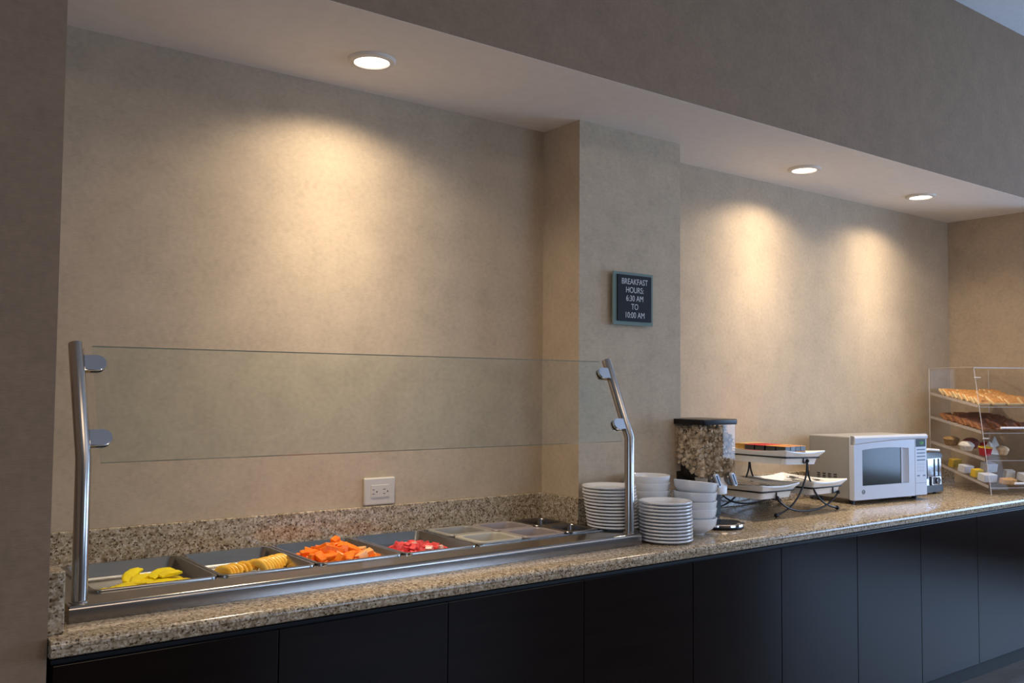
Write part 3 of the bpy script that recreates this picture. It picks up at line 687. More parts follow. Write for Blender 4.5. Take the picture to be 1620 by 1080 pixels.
# ---------------------------------------------------------------- two level wire rack with three trays
rk = empty('wire_serving_rack', (1.26, -0.22, ZT), 'black wire serving rack with curved crossing legs and three tray rings', 'rack')
RC = 1.272
wr = 0.0042
for yy in (-0.385, -0.055):
    y2 = yy
    ap = (RC, yy, 1.140)
    for s in (-1, 1):
        pts = bez(ap, (RC + s * 0.008, yy, 1.08), (RC - s * 0.0, yy, 1.09), (RC + s * 0.030, yy, 1.035), 5) + bez((RC + s * 0.030, yy, 1.035), (RC + s * 0.075, yy, 0.965), (RC + s * 0.13, yy, 0.925), (RC + s * 0.232, yy, 0.912), 9)[1:]
        world_child('leg', tube(bmesh.new(), pts, wr, 8), M_wire, rk)
        b_ = bmesh.new(); bmesh.ops.create_icosphere(b_, subdivisions=2, radius=0.0105); bmesh.ops.translate(b_, verts=b_.verts[:], vec=(RC + s * 0.234, yy, ZT + 0.0107))
        world_child('foot', b_, M_wire, rk)
    pts = bez((RC - 0.228, yy - .004, 0.985), (RC - 0.17, yy - .004, 0.925), (RC - 0.07, yy - .004, 0.914), (RC + 0.01, yy - .004, 0.914), 8) + bez((RC + 0.01, yy - .004, 0.914), (RC + 0.09, yy - .004, 0.914), (RC + 0.17, yy - .004, 0.925), (RC + 0.236, yy - .004, 0.982), 8)[1:]
    world_child('cross_arc', tube(bmesh.new(), pts, wr, 8), M_wire, rk)
    for c in ((RC, yy, 1.143), (RC - 0.230, yy - .004, 0.988), (RC + 0.238, yy - .004, 0.985)):
        b_ = bmesh.new(); r0 = bmesh.ops.create_icosphere(b_, subdivisions=2, radius=0.0095); bmesh.ops.translate(b_, verts=r0['verts'], vec=c)
        world_child('ball_finial', b_, M_wire, rk)
trays = {'top': (1.095, 1.365, 1.160, -2.0), 'left': (0.925, 1.168, 1.018, 0), 'right': (1.300, 1.543, 1.014, 0)}
ty0, ty1 = -0.390, -0.050
for key, (a, b, z, tl) in trays.items():
    c = (a + b) / 2; s = math.tan(math.radians(tl))
    pts = [(p[0], p[1], z + (p[0] - c) * s) for p in rrect(a, b, ty0, ty1, 0.012, 3)]
    world_child('tray_ring', tube(bmesh.new(), pts, 0.0038, 8, closed=True), M_wire, rk)
    for yy in (-0.385, -0.055):
        if key == 'top': pl = [(RC - 0.030, yy, z - .001), (RC - 0.030, yy, z - 0.024), (RC, yy, z - 0.024), (RC, yy, 1.140)]
        elif key == 'left': pl = [(RC - 0.232, yy, z), (RC - 0.232, yy, 0.99)]
        else: pl = [(RC + 0.200, yy, z), (RC + 0.200, yy, z - 0.03), (RC + 0.238, yy, 0.985)]
        world_child('hook', tube(bmesh.new(), pl, 0.0036, 8), M_wire, rk)
def tray_mesh(w, l, H, flare, wave):
    bm = bmesh.new()
    def loop(e, z, r, wv=0):
        out = []
        for (x, y) in rrect(-w / 2 - e, w / 2 + e, -l / 2 - e, l / 2 + e, r, 4):
            nx = abs(x) / (w / 2 + e); ny = abs(y) / (l / 2 + e); cnr = min(nx, ny) ** 3
            out.append((x * (1 + 0.02 * cnr * (wv > 0)), y * (1 + 0.02 * cnr * (wv > 0)), z + wv * (cnr - 0.35)))
        return out
    # subdivided rounded rectangle so edges can wave
    def dens(lp):
        out = []
        n = len(lp)
        for i in range(n):
            p, q = lp[i], lp[(i + 1) % n]; dl = math.hypot(p[0] - q[0], p[1] - q[1]); m = max(1, int(dl / 0.03)) if dl > 0.03 else 1
            out.append((p, q, m))
        return out
    def L(e, z, r, wv):
        base = rrect(-w / 2 - e, w / 2 + e, -l / 2 - e, l / 2 + e, r, 4); n = len(base); out = []
        for i in range(n):
            p, q = base[i], base[(i + 1) % n]; m = 8 if (i % 5) == 4 else 1
            for k in range(m):
                f = k / m; x = p[0] + (q[0] - p[0]) * f; y = p[1] + (q[1] - p[1]) * f
                nx = abs(x) / (w / 2 + e); ny = abs(y) / (l / 2 + e); c = min(nx, ny) ** 2
                out.append((x, y, z + wv * (c - 0.2)))
        return out
    lo = [L(-0.030, -H * 0.55 + 0.002, .02, 0), L(-0.010, -H * 0.53, .02, 0), L(-0.002, 0.0, .015, wave * .3), L(flare, H * 0.42, .010, wave), L(flare + .0025, H * .42 + .002, .010, wave), L(flare + .003, H * .42 + .0005, .010, wave),
          L(flare + .002, H * 0.42 - .005, .010, wave), L(0.001 - 0.0, -0.004, .017, wave * .3), L(-0.006, -H * 0.60, .022, 0)]
    rs = [[bm.verts.new(p) for p in lp] for lp in lo]; n = len(rs[0])
    for a, b in zip(rs, rs[1:]):
        for j in range(n): bm.faces.new((a[j], a[(j + 1) % n], b[(j + 1) % n], b[j]))
    bm.faces.new(rs[0][::-1]); bm.faces.new(rs[-1])
    return bm
desc = {'top': 'white rectangular tray on the top level of the wire rack, holding coloured packets', 'left': 'white rectangular tray on the lower left of the wire rack, holding forks and knives',
        'right': 'white rectangular tray on the lower right of the wire rack, holding spoons'}
for key, (a, b, z, tl) in trays.items():
    o = obj('serving_tray', tray_mesh(b - a - 0.012, ty1 - ty0 - 0.012, 0.056, 0.022, 0.010), M_china2, loc=((a + b) / 2, (ty0 + ty1) / 2, z + 0.0015), rot=(0, -math.radians(tl), 0), label=desc[key], cat='tray', group='white trays on the wire rack')
# packets on the top tray
def pk(name, w, h, th, body, cap, loc, rot, lb, grp):
    bm = B(-w / 2, w / 2, -th / 2, th / 2, 0, h - 0.006); box(bm, -w / 2, w / 2, -th / 2 - .0003, th / 2 + .0003, h - 0.006, h, mi=1)
    return obj(name, bm, [body, cap], loc=loc, rot=rot, label=lb, cat='packet', group=grp)
M_org = mat('orange_print', (0.80, 0.36, 0.10, 1), 0.45); M_red = mat('red_print', (0.70, 0.05, 0.04, 1), 0.45); M_blk = mat('black_print', (0.018, 0.018, 0.016, 1), 0.35); M_yel = mat('yellow_print', (0.75, 0.50, 0.18, 1), 0.5); M_amb = mat('amber_print', (0.40, 0.20, 0.03, 1), 0.45)
def pkset(n, name, x0, dx, y, body, cap, lb, grp, z, h=0.052, w=0.060, lean=-18):
    proto = None
    for i in range(n):
        loc = (x0 + dx * i, y, z); rot = (math.radians(0), math.radians(lean), math.radians(90 + random.uniform(-5, 5)))
        if proto is None:
            bm = B(-w / 2, w / 2, -0.003, 0.003, 0, h - 0.012); box(bm, -w / 2, w / 2, -0.0032, 0.0032, h - 0.012, h, mi=1)
            proto = finish_mesh(bm, name)
            proto.materials.append(body); proto.materials.append(cap)
        obj(name, proto, None, loc=loc, rot=(math.radians(lean), 0, math.radians(90 + random.uniform(-6, 6))), label=lb, cat='packet', group=grp)
zt = trays['top'][2]
def pile(name, body, cap, cx, cy, nx, ny, lb, grp, z, tilt):
    for i in range(nx):
        for j in range(ny):
            bm = bmesh.new(); w, l, h = 0.036, 0.058, 0.024
            box(bm, -w / 2, w / 2, -l / 2, l / 2, 0, h - 0.003, bev=0.001, seg=1); box(bm, -w / 2 - .001, w / 2 + .001, -l / 2 - .001, l / 2 + .001, h - 0.003, h, mi=1)
            obj(name, bm, [body, cap], loc=(cx + i * 0.0385, cy + j * 0.066, z - 0.0015 * i), rot=(math.radians(random.uniform(-2, 2) + tilt), math.radians(2 + random.uniform(-1, 1)), math.radians(random.uniform(-4, 4))), label=lb, cat='packet', group=grp)
zf = zt - 0.0275
def flats(base_z, rows, cx0, cols, lb, grp, body, cap, y0, name):
    for r in range(rows):
        for c in range(cols):
            bm = bmesh.new(); box(bm, -0.018, 0.018, -0.026, 0.026, 0, 0.021, bev=0.001, seg=1); box(bm, -0.0185, 0.0185, -0.0265, 0.0265, 0.0211, 0.024, mi=1)
            obj(name, bm, [body, cap], loc=(cx0 + c * 0.0385, y0 + r * 0.058, base_z), rot=(0, math.radians(2.0), math.radians(random.uniform(-2, 2))), label=lb, cat='packet', group=grp)
for lay in range(3):
    zz = zf + 0.0035 + lay * 0.0248 + 0.003
    flats(zz, 2, 1.150, 4, 'small black packet with orange top at the front of the top tray', 'black and orange packets', M_blk, M_org, -0.342, 'tea_packet')
    flats(zz, 2, 1.145, 4, 'small black packet with red top in the middle of the top tray', 'black and red packets', M_blk, M_red, -0.226, 'tea_packet')
    flats(zz + (0.003 if lay else 0), 1, 1.145, 4, 'small amber packet with pale yellow top at the back of the top tray', 'amber and yellow packets', M_amb, M_yel, -0.110, 'tea_packet')
for i in range(4):
    bm = B(-0.017, 0.017, -0.026, 0.026, 0, 0.004, bev=0.001, seg=1)
    obj('flat_sachet', bm, M_org, loc=(1.315 + 0.004 * 0, -0.345 + i * 0.060, zf + 0.0145), rot=(0, math.radians(-26), math.radians(4)), label='flat orange sachet leaning at the right edge of the top tray', cat='packet', group='flat orange sachets')

# cutlery
def handle_pts(L, z=0): return [(-L / 2, 0, z), (-L / 4, 0, z + .002), (0, 0, z + .001), (L * .22, 0, z)]
def strip(bm, pts, ws, th=0.0014):
    lp = []
    for (x, y, z), w_ in zip(pts, ws): lp.append([(x, y - w_ / 2, z), (x, y + w_ / 2, z), (x, y + w_ * .4, z + th), (x, y - w_ * .4, z + th)])
    loft(bm, lp); return bm
def fork_mesh():
    bm = bmesh.new(); strip(bm, [(-.10, 0, 0), (-.06, 0, .003), (0, 0, .004), (.04, 0, .001), (.055, 0, 0)], [.020, .016, .007, .010, .024])
    for k in range(4):
        y = (k - 1.5) * 0.0064; strip(bm, [(.055, y, 0), (.075, y, .001), (.095, y, .006)], [.0040, .0034, .0022])
    return finish_mesh(bm, 'fork')
def knife_mesh():
    bm = bmesh.new(); strip(bm, [(-.11, 0, 0), (-.05, 0, .001), (0, 0, .001), (.01, 0, .001), (.06, 0, .001), (.105, .002, .001), (.112, .004, .001)], [.018, .018, .014, .019, .020, .016, .006], .003); return finish_mesh(bm, 'knife')
def spoon_mesh():
    bm = bmesh.new(); strip(bm, [(-.09, 0, 0), (-.05, 0, .003), (0, 0, .004), (.045, 0, 0.001)], [.018, .014, .007, .008])
    lp = []
    for r_, z in ((1.0, 0.0), (0.8, -.004), (0.5, -.0065), (0.15, -.0075)): lp.append([(.068 + .026 * r_ * math.cos(a), .017 * r_ * math.sin(a), z) for a in [2 * math.pi * k / 20 for k in range(20)]])
    for r_, z in ((0.15, -.0085), (0.5, -.0076), (0.8, -.0052), (1.02, 0.0002)): lp.append([(.068 + .026 * r_ * math.cos(a), .017 * r_ * math.sin(a), z) for a in [2 * math.pi * k / 20 for k in range(20)]])
    lp.append(lp[0][:]); loft(bm, lp, cap0=False, cap1=False)
    b2 = bmesh.new(); return finish_mesh(bm, 'spoon', 0.9)
fk, kf, sp = fork_mesh(), knife_mesh(), spoon_mesh()
for me in (fk, kf, sp): me.materials.append(M_cutlery)
zl = trays['left'][2] - 0.009
random.seed(3)
for i in range(11):
    obj('fork', fk, None, loc=(0.965 + 0.011 * (i % 6) + 0.02, -0.262 + random.uniform(-.02, .02), zl + 0.001 + 0.0062 * (i // 2)), rot=(math.radians(random.uniform(-8, 8)), math.radians(random.uniform(-4, 2)), math.radians(-92 + random.uniform(-8, 8))),
        label='steel fork in the pile at the left of the lower left tray', cat='fork', group='forks in the lower left tray')
for i in range(12):
    obj('knife', kf, None, loc=(1.058 + 0.010 * (i % 7), -0.210 + random.uniform(-.03, .03), zl + 0.001 + 0.006 * (i // 2)), rot=(math.radians(random.uniform(-10, 10)), math.radians(random.uniform(-3, 3)), math.radians(86 + random.uniform(-9, 9))),
        label='steel knife lying in the right half of the lower left tray', cat='knife', group='knives in the lower left tray')
zr = trays['right'][2] - 0.014
for i in range(12):
    obj('spoon', sp, None, loc=(1.372 + 0.020 * (i % 6), -0.235 + random.uniform(-.03, .03), zr + 0.010 + 0.0065 * (i // 2)), rot=(math.radians(random.uniform(-12, 12)), math.radians(random.uniform(-5, 5)), math.radians(random.choice((88, -92)) + random.uniform(-14, 14))),
        label='steel spoon lying in the lower right tray of the wire rack', cat='spoon', group='spoons in the lower right tray')

# ---------------------------------------------------------------- microwave
MW_Z = 0.922
mo = Vector((1.733, -0.334, 0)); ang = math.atan2(-0.064, 0.575)
t = empty('microwave_oven', (mo.x, mo.y, ZT), 'white microwave oven with arched dark window and green clock display', 'microwave', rot=(0, 0, ang))
Wm, Hm, Dm = 0.5785, 0.320, 0.38; h0 = 0.022
Dm = 0.288
obj('shell', B(0.004, Wm - 0.004, 0.034, Dm, h0 + 0.002, h0 + Hm - 0.004, bev=0.006), M_mwside, t)
bm = B(0.002, Wm - 0.002, 0.024, 0.033, h0, h0 + Hm - 0.003, bev=0.002, seg=1)
obj('front_frame', bm, M_white, t)
# door with arched opening
bm = bmesh.new()
wx0, wx1, wz0 = 0.062, 0.372, 0.070; DW = 0.478
def arch(x): return 0.248 + 0.010 * (1 - ((x - 0.25) / 0.2) ** 2)
N = 12
def quad_strip(xa, xb, zlo, zhi, y0, y1, n=1):
    for i in range(n):
        a = xa + (xb - xa) * i / n; b = xa + (xb - xa) * (i + 1) / n
        la, lb, ha, hb = zlo(a), zlo(b), zhi(a), zhi(b)
        v = [bm.verts.new(p) for p in ((a, y0, h0 + la), (b, y0, h0 + lb), (b, y0, h0 + hb), (a, y0, h0 + ha), (a, y1, h0 + la), (b, y1, h0 + lb), (b, y1, h0 + hb), (a, y1, h0 + ha))]
        for q in ((0, 1, 2, 3), (7, 6, 5, 4), (0, 4, 5, 1), (3, 2, 6, 7)): bm.faces.new([v[k] for k in q])
        if i == 0: bm.faces.new([v[k] for k in (0, 3, 7, 4)])
        if i == n - 1: bm.faces.new([v[k] for k in (1, 5, 6, 2)])
c = lambda k: (lambda x: k)
hx1 = 0.428
quad_strip(0.0, wx0, c(0.0), c(Hm), 0, 0.023); quad_strip(hx1, DW, c(0), c(Hm), 0, 0.023)
quad_strip(wx0, hx1, c(0), lambda x: wz0 - 0.006 * ((x - .25) / .2) ** 2 * 0, 0, 0.023, 4); quad_strip(wx0, hx1, arch, c(Hm), 0, 0.023, N)
bmesh.ops.remove_doubles(bm, verts=bm.verts[:], dist=1e-5)
door = obj('door', bm, M_white, t)
bm = bmesh.new(); quad_strip(0.0, 0.0001, c(0), c(0.0001), 0, 0)if False else None
# top lip bulging over the arch
lo = []
for i in range(17):
    x = Wm * i / 16; zz = 0.276 + 0.018 * math.sin(math.pi * i / 16 * 0.62 + 0.0)
    lo.append([(x, 0.0, h0 + zz), (x, -0.007, h0 + zz + 0.006), (x, -0.008, h0 + Hm - 0.010), (x, 0.0, h0 + Hm + 0.0005), (x, 0.020, h0 + Hm + 0.0005), (x, 0.020, h0 + zz)])
bmx = bmesh.new(); loft(bmx, lo); obj('top_brow', bmx, M_white, t)
bm = B(wx0, wx1, 0.006, 0.014, h0 + wz0 - 0.002, h0 + 0.262); obj('window', bm, M_mwwin, door)
# handle recess: slanting scoop beside the window
bmx = bmesh.new(); prism(bmx, [(wx1, 0.003), (wx1 + 0.007, 0.003), (wx1 + 0.012, 0.012), (hx1 - 0.016, 0.010), (hx1, 0.001), (hx1, 0.0225), (wx1, 0.0225)], 'z', h0 + wz0 - 0.002, h0 + 0.258)
obj('handle_scoop', bmx, M_white, door)
pan_ = obj('control_panel', B(DW + 0.002, Wm, 0.0, 0.023, h0, h0 + Hm - 0.002, bev=0.002, seg=1), M_white, t)
obj('display', B(0.487, 0.569, -0.0006, 0.001, h0 + 0.254, h0 + 0.296), mat('display_glass', (0.015, 0.018, 0.015, 1), 0.3, 0, 0.1), pan_)
M_led = bpy.data.materials.new('green_digits'); M_led.use_nodes = True; _b = M_led.node_tree.nodes['Principled BSDF']; _b.inputs['Base Color'].default_value = (0.05, 0.2, 0.02, 1); _b.inputs['Emission Color'].default_value = (0.25, 0.8, 0.05, 1); _b.inputs['Emission Strength'].default_value = 0.35
me = text_mesh('1:20', 0.020, 0.0002); me.materials.append(M_led); obj('clock_digits', me, None, pan_, loc=(0.532, -0.0012, h0 + 0.267), rot=(math.pi / 2, 0, 0))
for zz in (0.239, 0.221, 0.203, 0.184): obj('button_bar', B(0.496, 0.564, -0.0008, 0.0008, h0 + zz - 0.003, h0 + zz + 0.003), M_bar, pan_)
for a in range(3):
    for b in range(3): obj('key', B(0.500 + a * 0.022, 0.516 + a * 0.022, -0.0006, 0.0008, h0 + 0.158 - b * 0.017, h0 + 0.168 - b * 0.017), mat('pale_key', (0.50, 0.52, 0.58, 1), 0.4) if (a, b) == (0, 0) else bpy.data.materials['pale_key'], pan_)
for xx in (0.497, 0.545): obj('button_bar', B(xx, xx + 0.020, -0.0008, 0.0008, h0 + 0.099, h0 + 0.106), M_bar, pan_)
obj('door_release_line', B(0.484, 0.574, -0.0005, 0.0008, h0 + 0.0635, h0 + 0.0650), M_bar, pan_)
bd = obj('badge', tube(bmesh.new(), [(0.068 + 0.0098 * math.cos(a * math.pi / 12), -0.0005, h0 + 0.040 + 0.0098 * math.sin(a * math.pi / 12)) for a in range(24)], 0.0016, 6, closed=True), M_bar, door)
me = text_mesh('GE', 0.0135, 0.0003); me.materials.append(M_bar); obj('badge_lettering', me, None, door, loc=(0.068, -0.0006, h0 + 0.0355), rot=(math.pi / 2, 0, 0))
for k in range(4):
    for r in range(3): obj('vent_slot', B(0.0030, 0.0045, 0.215 - 0.035 * k, 0.235 - 0.035 * k, h0 + 0.118 - 0.011 * r, h0 + 0.123 - 0.011 * r), M_slot, t)
for x in (0.04, Wm - 0.04):
    for y in (0.05, Dm - 0.04): obj('foot', tube(bmesh.new(), [(x, y, 0.0003), (x, y, h0 + 0.003)], 0.014, 14), M_blackpl, t)

# ---------------------------------------------------------------- toaster
t = empty('toaster', (2.50, -0.30, ZT), 'chrome toaster with dark lid edge and black dial, beside the microwave', 'toaster')
M_toast = steel('toaster_chrome', (0.34, 0.35, 0.38, 1), 0.18, (40, 40, 3))
bm = bmesh.new(); prism(bm, [(-0.15, 0.045)] + [(-0.146, 0.19)] + arc(-0.125, 0.205, 0.020, 180, 90, 4) + arc(0.110, 0.205, 0.020, 90, 0, 4) + [(0.146, 0.19), (0.15, 0.045)], 'y', 0.004, 0.190); obj('body', bm, M_toast, t)
bm = bmesh.new(); prism(bm, [(-0.158, 0.010), (-0.150, 0.048), (0.150, 0.048), (0.158, 0.010)], 'y', -0.004, 0.196); obj('base', bm, M_blackpl, t)
bm = bmesh.new(); prism(bm, [(-0.147, 0.196), (-0.147, 0.214), (-0.130, 0.230), (0.120, 0.230), (0.147, 0.212), (0.147, 0.196)], 'y', -0.004, 0.030); obj('top_band', bm, mat('dark_brown_plastic', (0.02, 0.012, 0.01, 1), 0.3), t)
obj('roll_bar', tube(bmesh.new(), [(-0.14, 0.0, 0.240), (0.0, 0.0, 0.247), (0.118, 0.0, 0.238)], 0.0075, 12), M_china2, t)
for x in (0.075, 0.120): obj('lever_slot', B(x - 0.0035, x + 0.0035, 0.001, 0.005, 0.085, 0.192), M_blackpl, t)
obj('lever_slot', B(-0.006, 0.0, 0.001, 0.005, 0.085, 0.192), M_blackpl, t)
bm = B(0.030, 0.128, -0.006, 0.004, 0.048, 0.098, bev=0.004); pnl = obj('dial_panel', bm, M_chrome, t)
bm = B(0.042, 0.115, -0.009, -0.006, 0.053, 0.091, bev=0.001, seg=1); obj('dial_plate', bm, M_bar, pnl)
bm = lathe(bmesh.new(), [(0, 0), (0.019, 0), (0.019, 0.008), (0.016, 0.011), (0, 0.011)], 24, close=False); o = obj('dial', bm, M_blackpl, pnl); o.location = (0.082, -0.009, 0.072); o.rotation_euler = (math.radians(90), 0, 0)
o = obj('dial_ring', tube(bmesh.new(), [(0.082 + 0.019 * math.cos(a * math.pi / 10), -0.018, 0.072 + 0.019 * math.sin(a * math.pi / 10)) for a in range(20)], 0.0016, 6, closed=True), M_chrome, pnl)
for x in (-0.12, 0.12):
    for y in (0.03, 0.16): obj('foot', tube(bmesh.new(), [(x, y, 0.0003), (x, y, 0.012)], 0.012, 12), M_blackpl, t)

# ---------------------------------------------------------------- acrylic pastry case
cv = Vector((0.47570475, 0.87960502)); CO = Vector((2.71, -0.54, ZT)); ca = math.atan2(-0.47570475, 0.87960502)
t = empty('pastry_display_case', tuple(CO), 'clear acrylic bakery display case with sloping shelves of bread and pastries', 'display case', rot=(0, 0, ca))
CW, CD, CH, th = 0.40, 0.545, 0.700, 0.005
def fv(z): return 0.129 * (z / CH)
def side(u):
    bm = bmesh.new(); prism(bm, [(0, 0.004), (CD, 0.004), (CD, CH), (fv(CH), CH)], 'x', u, u + th)
    for f in bm.faces:
        f.normal_update()
        if abs(f.normal.x) < 0.5: f.material_index = 1
    return bm
obj('side_panel', side(0), [M_acrylic, M_acr_edge], t); obj('side_panel', side(CW - th), [M_acrylic, M_acr_edge], t)
bm = B(th, CW - th, CD - th, CD, 0.004, CH); obj('back_panel', bm, M_acrylic, t)
bm = B(-0.001, CW + 0.001, fv(CH) - 0.004, CD + 0.001, CH, CH + 0.006); obj('top_panel', bm, [M_acrylic], t)
bm = B(th, CW - th, 0.006, CD - th, 0.0005, 0.006); obj('floor_panel', bm, [M_acrylic], t)
# edge strips that catch the light
bm = bmesh.new()
box(bm, -0.0012, 0.0, CD - 0.006, CD + 0.001, 0.30, CH + 0.004); obj('edge_strip', bm, M_acr_edge, t)
bm = bmesh.new(); box(bm, -0.001, 0.0045, fv(CH), CD, CH + 0.006, CH + 0.0072); box(bm, 0.0, CW, fv(CH) - 0.005, fv(CH) - 0.0035, CH, CH + 0.006); obj('edge_strip', bm, M_acr_edge, t)
SH = [(0.466, 0.550), (0.326, 0.408), (0.181, 0.258), (0.037, 0.148)]   # z at front, z at back (case local)
def sz(i, v): f, b = SH[i]; return f + (b - f) * v / 0.55
for i in range(4):
    v0 = fv(SH[i][0]) + 0.012
    bm = bmesh.new()
    pts = [(v0, sz(i, v0)), (CD - 0.006, sz(i, CD - 0.006)), (CD - 0.006, sz(i, CD - .006) + 0.003), (v0, sz(i, v0) + 0.003)]
    prism(bm, pts, 'x', th, CW - th)
    prism(bm, [(v0 - 0.003, sz(i, v0)), (v0, sz(i, v0)), (v0, sz(i, v0) + 0.020), (v0 - 0.003, sz(i, v0) + 0.020)], 'x', th, CW - th)
    sh = obj('shelf', bm, M_acrylic, t)
    bm = bmesh.new(); prism(bm, [(v0, sz(i, v0) - .0005), (CD - 0.01, sz(i, CD - .01) - .0005), (CD - .01, sz(i, CD - .01) + .016), (v0, sz(i, v0) + .016)], 'x', -0.0008, -0.0001)
    obj('shelf_bead', bm, mat('bead_milky', (0.66, 0.60, 0.58, 1), 0.3, Alpha=0.32) if i == 0 else bpy.data.materials['bead_milky'], sh)
    box2 = B(th, CW - th, v0 - 0.0045, v0 - 0.0030, sz(i, v0) + 0.0, sz(i, v0) + 0.004); obj('lip_edge', box2, M_acr_edge, sh)
# two hinged front doors
def door_bm(z0, z1):
    bm = bmesh.new(); o_ = 0.007
    P = [(0.0, fv(z0) - o_, z0), (CW, fv(z0) - o_, z0), (CW, fv(z1) - o_, z1), (0.0, fv(z1) - o_, z1)]
    A = [bm.verts.new(p) for p in P]; Bv_ = [bm.verts.new((p[0], p[1] + 0.004, p[2])) for p in P]
    bm.faces.new(A); bm.faces.new(Bv_[::-1])
    for k in range(4): bm.faces.new((A[k], Bv_[k], Bv_[(k + 1) % 4], A[(k + 1) % 4])).material_index = 1
    return bm
M_handle = mat('white_acrylic_handle', (0.85, 0.87, 0.92, 1), 0.25)
for (z0, z1, hu) in ((0.335, 0.655, 0.10), (0.035, 0.318, 0.135)):
    d = obj('flap_door', door_bm(z0, z1), [M_acrylic, M_acr_edge], t)
    zz = z0 + 0.034
    obj('handle', tube(bmesh.new(), [(hu, fv(zz) - 0.024, zz), (CW - 0.10, fv(zz) - 0.024, zz)], 0.0062, 10), M_handle, d)
    bm = bmesh.new()
    for uu in (hu + 0.02, CW - 0.12): tube(bm, [(uu, fv(zz) - 0.024, zz), (uu, fv(zz) - 0.006, zz)], 0.005, 8)
    obj('handle_stem', bm, M_handle, d)
    for uu in (0.0, CW - 0.035):
        bm = tube(bmesh.new(), [(uu - 0.006, fv(z1) - 0.005, z1 - 0.008), (uu + 0.032, fv(z1) - 0.005, z1 - 0.008)], 0.0040, 8); obj('hinge_pin', bm, M_acr_edge, d)
# bread
Mcase = t.matrix_basis.copy()
def Cw(u, v, z): return Mcase @ Vector((u, v, z))
M_crumb = mat('bread_crumb', (0.80, 0.60, 0.33, 1), 0.8); M_crust = fruit('golden_crust', (0.42, 0.17, 0.04, 1), (0.58, 0.28, 0.08, 1), 0, 0.7, 60)
M_crumb2 = mat('brown_bread_crumb', (0.40, 0.22, 0.10, 1), 0.8); M_crust2 = fruit('dark_crust', (0.13, 0.045, 0.02, 1), (0.20, 0.075, 0.03, 1), 0, 0.7, 30)
def slice_mesh(s, th_, m1, m2):
    bm = B(-s * .5, s * .5, -th_ / 2, th_ / 2, 0, s * 0.80, bev=0.0025, seg=1)
    for f in bm.faces: f.normal_update(); f.material_index = 1 if abs(f.normal.y) > 0.9 else 0
    me = finish_mesh(bm, 'bread_slice'); me.materials.append(m1); me.materials.append(m2); return me
wslice = slice_mesh(0.074, 0.0155, M_crumb, M_crust); bslice = slice_mesh(0.072, 0.0145, fruit('brown_bread_edge', (0.42, 0.19, 0.07, 1), (0.26, 0.10, 0.04, 1), 0, 0.8, 60), M_crust2)
cbw = mat('crumb_pale', (0.85, 0.66, 0.38, 1), 0.8)
for i, me, lab, gp in ((0, wslice, 'golden toast slice', 'toast slices on the top shelf'), (1, bslice, 'dark brown bread slice', 'dark bread slices on the second shelf')):
    for c_ in range(4):
        uc = 0.060 + 0.088 * c_
        col_n = ['leftmost', 'second', 'third', 'rightmost'][c_]
        for k in range(12):
            v = 0.112 + 0.0295 * k + 0.006 * (c_ % 2)
            if v > 0.46: continue
            p = Cw(uc + random.uniform(-.012, .010), v, sz(i, v) + 0.013)
            o = obj('bread_slice', me, None, loc=p, label='%s in the %s row on the %s shelf of the pastry case' % (lab, col_n, ['top', 'second'][i]), cat='bread', group=gp + ' ' + col_n + ' row')
            o.rotation_euler = (math.radians(-55 + random.uniform(-9, 9)), 0, ca + math.radians(random.uniform(-5, 5)))
# pastries on shelf three, packets on shelf four
M_muf = fruit('muffin_brown', (0.25, 0.15, 0.06, 1), (0.36, 0.23, 0.10, 1), 0, 0.8); M_choc = fruit('dark_red_cake', (0.16, 0.03, 0.025, 1), (0.24, 0.06, 0.04, 1), 0, 0.7)
M_paper = mat('white_paper', (0.72, 0.70, 0.66, 1), 0.7); M_redcup = mat('red_cup', (0.50, 0.01, 0.03, 1), 0.3); M_yel2 = mat('yellow_filling', (0.75, 0.50, 0.04, 1), 0.5); M_bei = fruit('beige_muffin', (0.62, 0.44, 0.25, 1), (0.75, 0.58, 0.38, 1), 0, 0.8)
def muffin(name, top, cup, u, v, lb, R=0.034, H=0.035, dome=0.022, sh=2):
    p = Cw(u, v, sz(sh, v) + 0.0035 + 0.14 * R); e = empty(name, p, lb, 'pastry', rot=(0.14, 0, ca))
    bm = bmesh.new(); seg = 36; rs = []
    for r_, z in ((R * .72, 0), (R * .98, H)):
        rs.append([bm.verts.new(((r_ + 0.0012 * (-1) ** j) * math.cos(2 * math.pi * j / seg), (r_ + 0.0012 * (-1) ** j) * math.sin(2 * math.pi * j / seg), z)) for j in range(seg)])
    for j in range(seg): bm.faces.new((rs[0][j], rs[0][(j + 1) % seg], rs[1][(j + 1) % seg], rs[1][j]))
    bm.faces.new(rs[0][::-1]); bm.faces.new(rs[1]); obj('wrapper', bm, cup, e)
    bm = lathe(bmesh.new(), [(0, H + dome), (R * .25, H + dome * .98), (R * .5, H + dome * .90), (R * .75, H + dome * .72), (R * .95, H + dome * .45), (R * 1.05, H + dome * .2), (R * 1.04, H), (0, H - .002)], 28, close=False); jitter(bm, 0.0008); obj('crown', bm, top, e)
def cone(u, v, lb, sh=2):
    p = Cw(u, v, sz(sh, v) + 0.0035 + 0.004); bm = bmesh.new()
    lp = []
    for s_, z, dx in ((1.0, 0, 0), (0.92, 0.02, 0.002), (0.55, 0.045, 0.006), (0.08, 0.070, 0.014)): lp.append([(dx + s_ * q[0], s_ * q[1], z) for q in ((.03, -.028), (.034, .0), (.028, .03), (-.004, .036), (-.032, .026), (-.03, -.03), (0, -.034))])
    loft(bm, lp); obj('wrapped_pastry', bm, M_paper, loc=p, rot=(0.1, 0, ca + random.uniform(0, 2)), label=lb, cat='pastry')
muffin('muffin', M_muf, M_muf, 0.060, 0.430, 'greenish brown muffin at the back left of the third case shelf', R=0.043, H=0.036, dome=0.016)
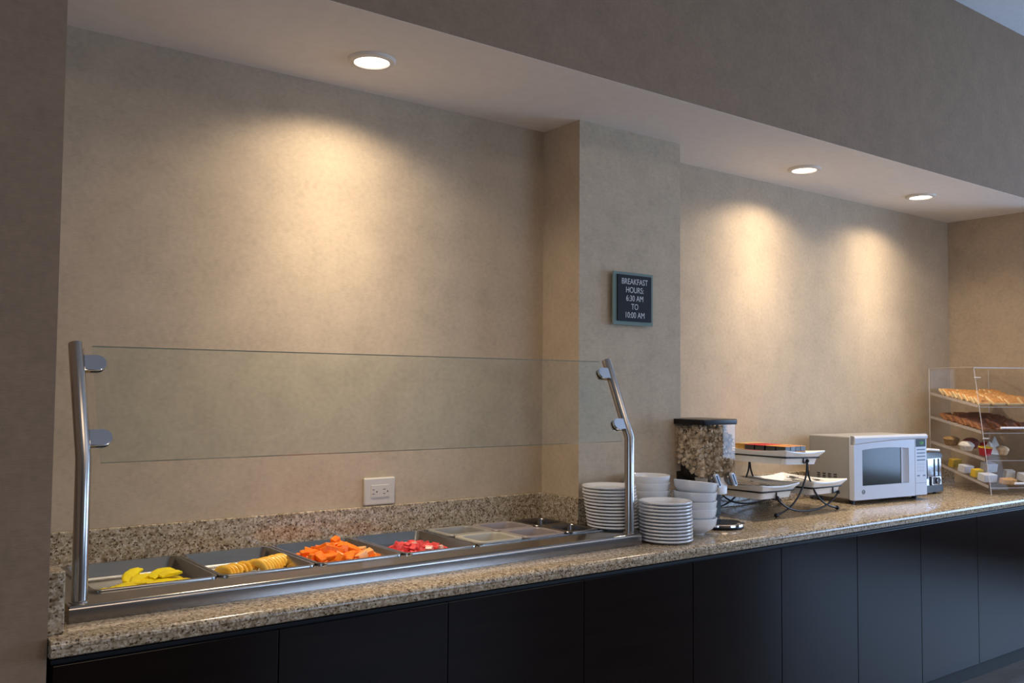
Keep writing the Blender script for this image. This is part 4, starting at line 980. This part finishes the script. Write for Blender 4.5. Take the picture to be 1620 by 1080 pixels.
muffin('muffin', M_paper, M_paper, 0.060, 0.290, 'white sugar-topped muffin at the left side of the third case shelf', R=0.040, H=0.026, dome=0.026)
muffin('muffin', M_choc, M_choc, 0.135, 0.355, 'dark red-brown round cake behind the red cup in the case', R=0.042)
muffin('muffin', M_yel2, M_redcup, 0.080, 0.155, 'red cup with yellow filling at the front of the third case shelf', R=0.036, H=0.044, dome=0.004)
muffin('muffin', M_bei, M_bei, 0.205, 0.180, 'beige crumbly muffin at the front right of the third case shelf', H=0.026)
muffin('muffin', M_redcup, M_redcup, 0.205, 0.330, 'small dark magenta cup between the two white wrapped pastries', R=0.026, H=0.03, dome=0.01)
cone(0.140, 0.190, 'white paper-wrapped pastry peak just right of the red cup'); cone(0.262, 0.345, 'white paper-wrapped pastry peak at the back of the third case shelf')
def carton(u, v, w_, d_, h_, m, lb, rz=0, sh=3, name='snack_box'):
    p = Cw(u, v, sz(sh, v) + 0.0035 + 0.11 * d_)
    obj(name, B(-w_ / 2, w_ / 2, -d_ / 2, d_ / 2, 0, h_, bev=0.003), m, loc=p, rot=(0.2, 0, ca + rz), label=lb, cat='snack')
M_ybox = mat('yellow_box', (0.45, 0.30, 0.03, 1), 0.5); M_wbox = mat('pale_blue_white_box', (0.62, 0.64, 0.70, 1), 0.5); M_crumbc = fruit('crumb_cake', (0.55, 0.27, 0.08, 1), (0.68, 0.42, 0.18, 1), 0, 0.8)
carton(0.060, 0.400, 0.075, 0.035, 0.048, M_ybox, 'yellow snack box at the back left of the bottom case shelf', 0.3)
carton(0.052, 0.290, 0.070, 0.050, 0.042, M_wbox, 'white snack box between two yellow ones on the bottom case shelf', 0.2)
carton(0.060, 0.205, 0.060, 0.035, 0.045, M_yel2, 'yellow-orange snack box near the left side of the bottom case shelf', 0.2)
carton(0.062, 0.118, 0.085, 0.055, 0.042, M_wbox, 'white snack box in the front left corner of the bottom case shelf', 0.1)
carton(0.205, 0.300, 0.075, 0.055, 0.050, M_wbox, 'large pale blue-white snack box in the middle of the bottom case shelf', 0.15)
carton(0.245, 0.180, 0.050, 0.040, 0.045, M_paper, 'off-white snack box behind the crumb cake on the bottom shelf', -0.2)
carton(0.300, 0.120, 0.075, 0.055, 0.042, M_wbox, 'white snack box behind the lower handle at the right of the case', 0.1)
bm = B(-0.042, 0.042, -0.022, 0.022, 0, 0.030, bev=0.006, seg=3); bmesh.ops.subdivide_edges(bm, edges=bm.edges[:], cuts=1); jitter(bm, 0.0016)
obj('crumb_cake', bm, M_crumbc, loc=Cw(0.150, 0.065, sz(3, 0.065) + 0.009), rot=(0.2, 0, ca + 0.1), label='golden crumb cake at the front of the bottom case shelf', cat='pastry')
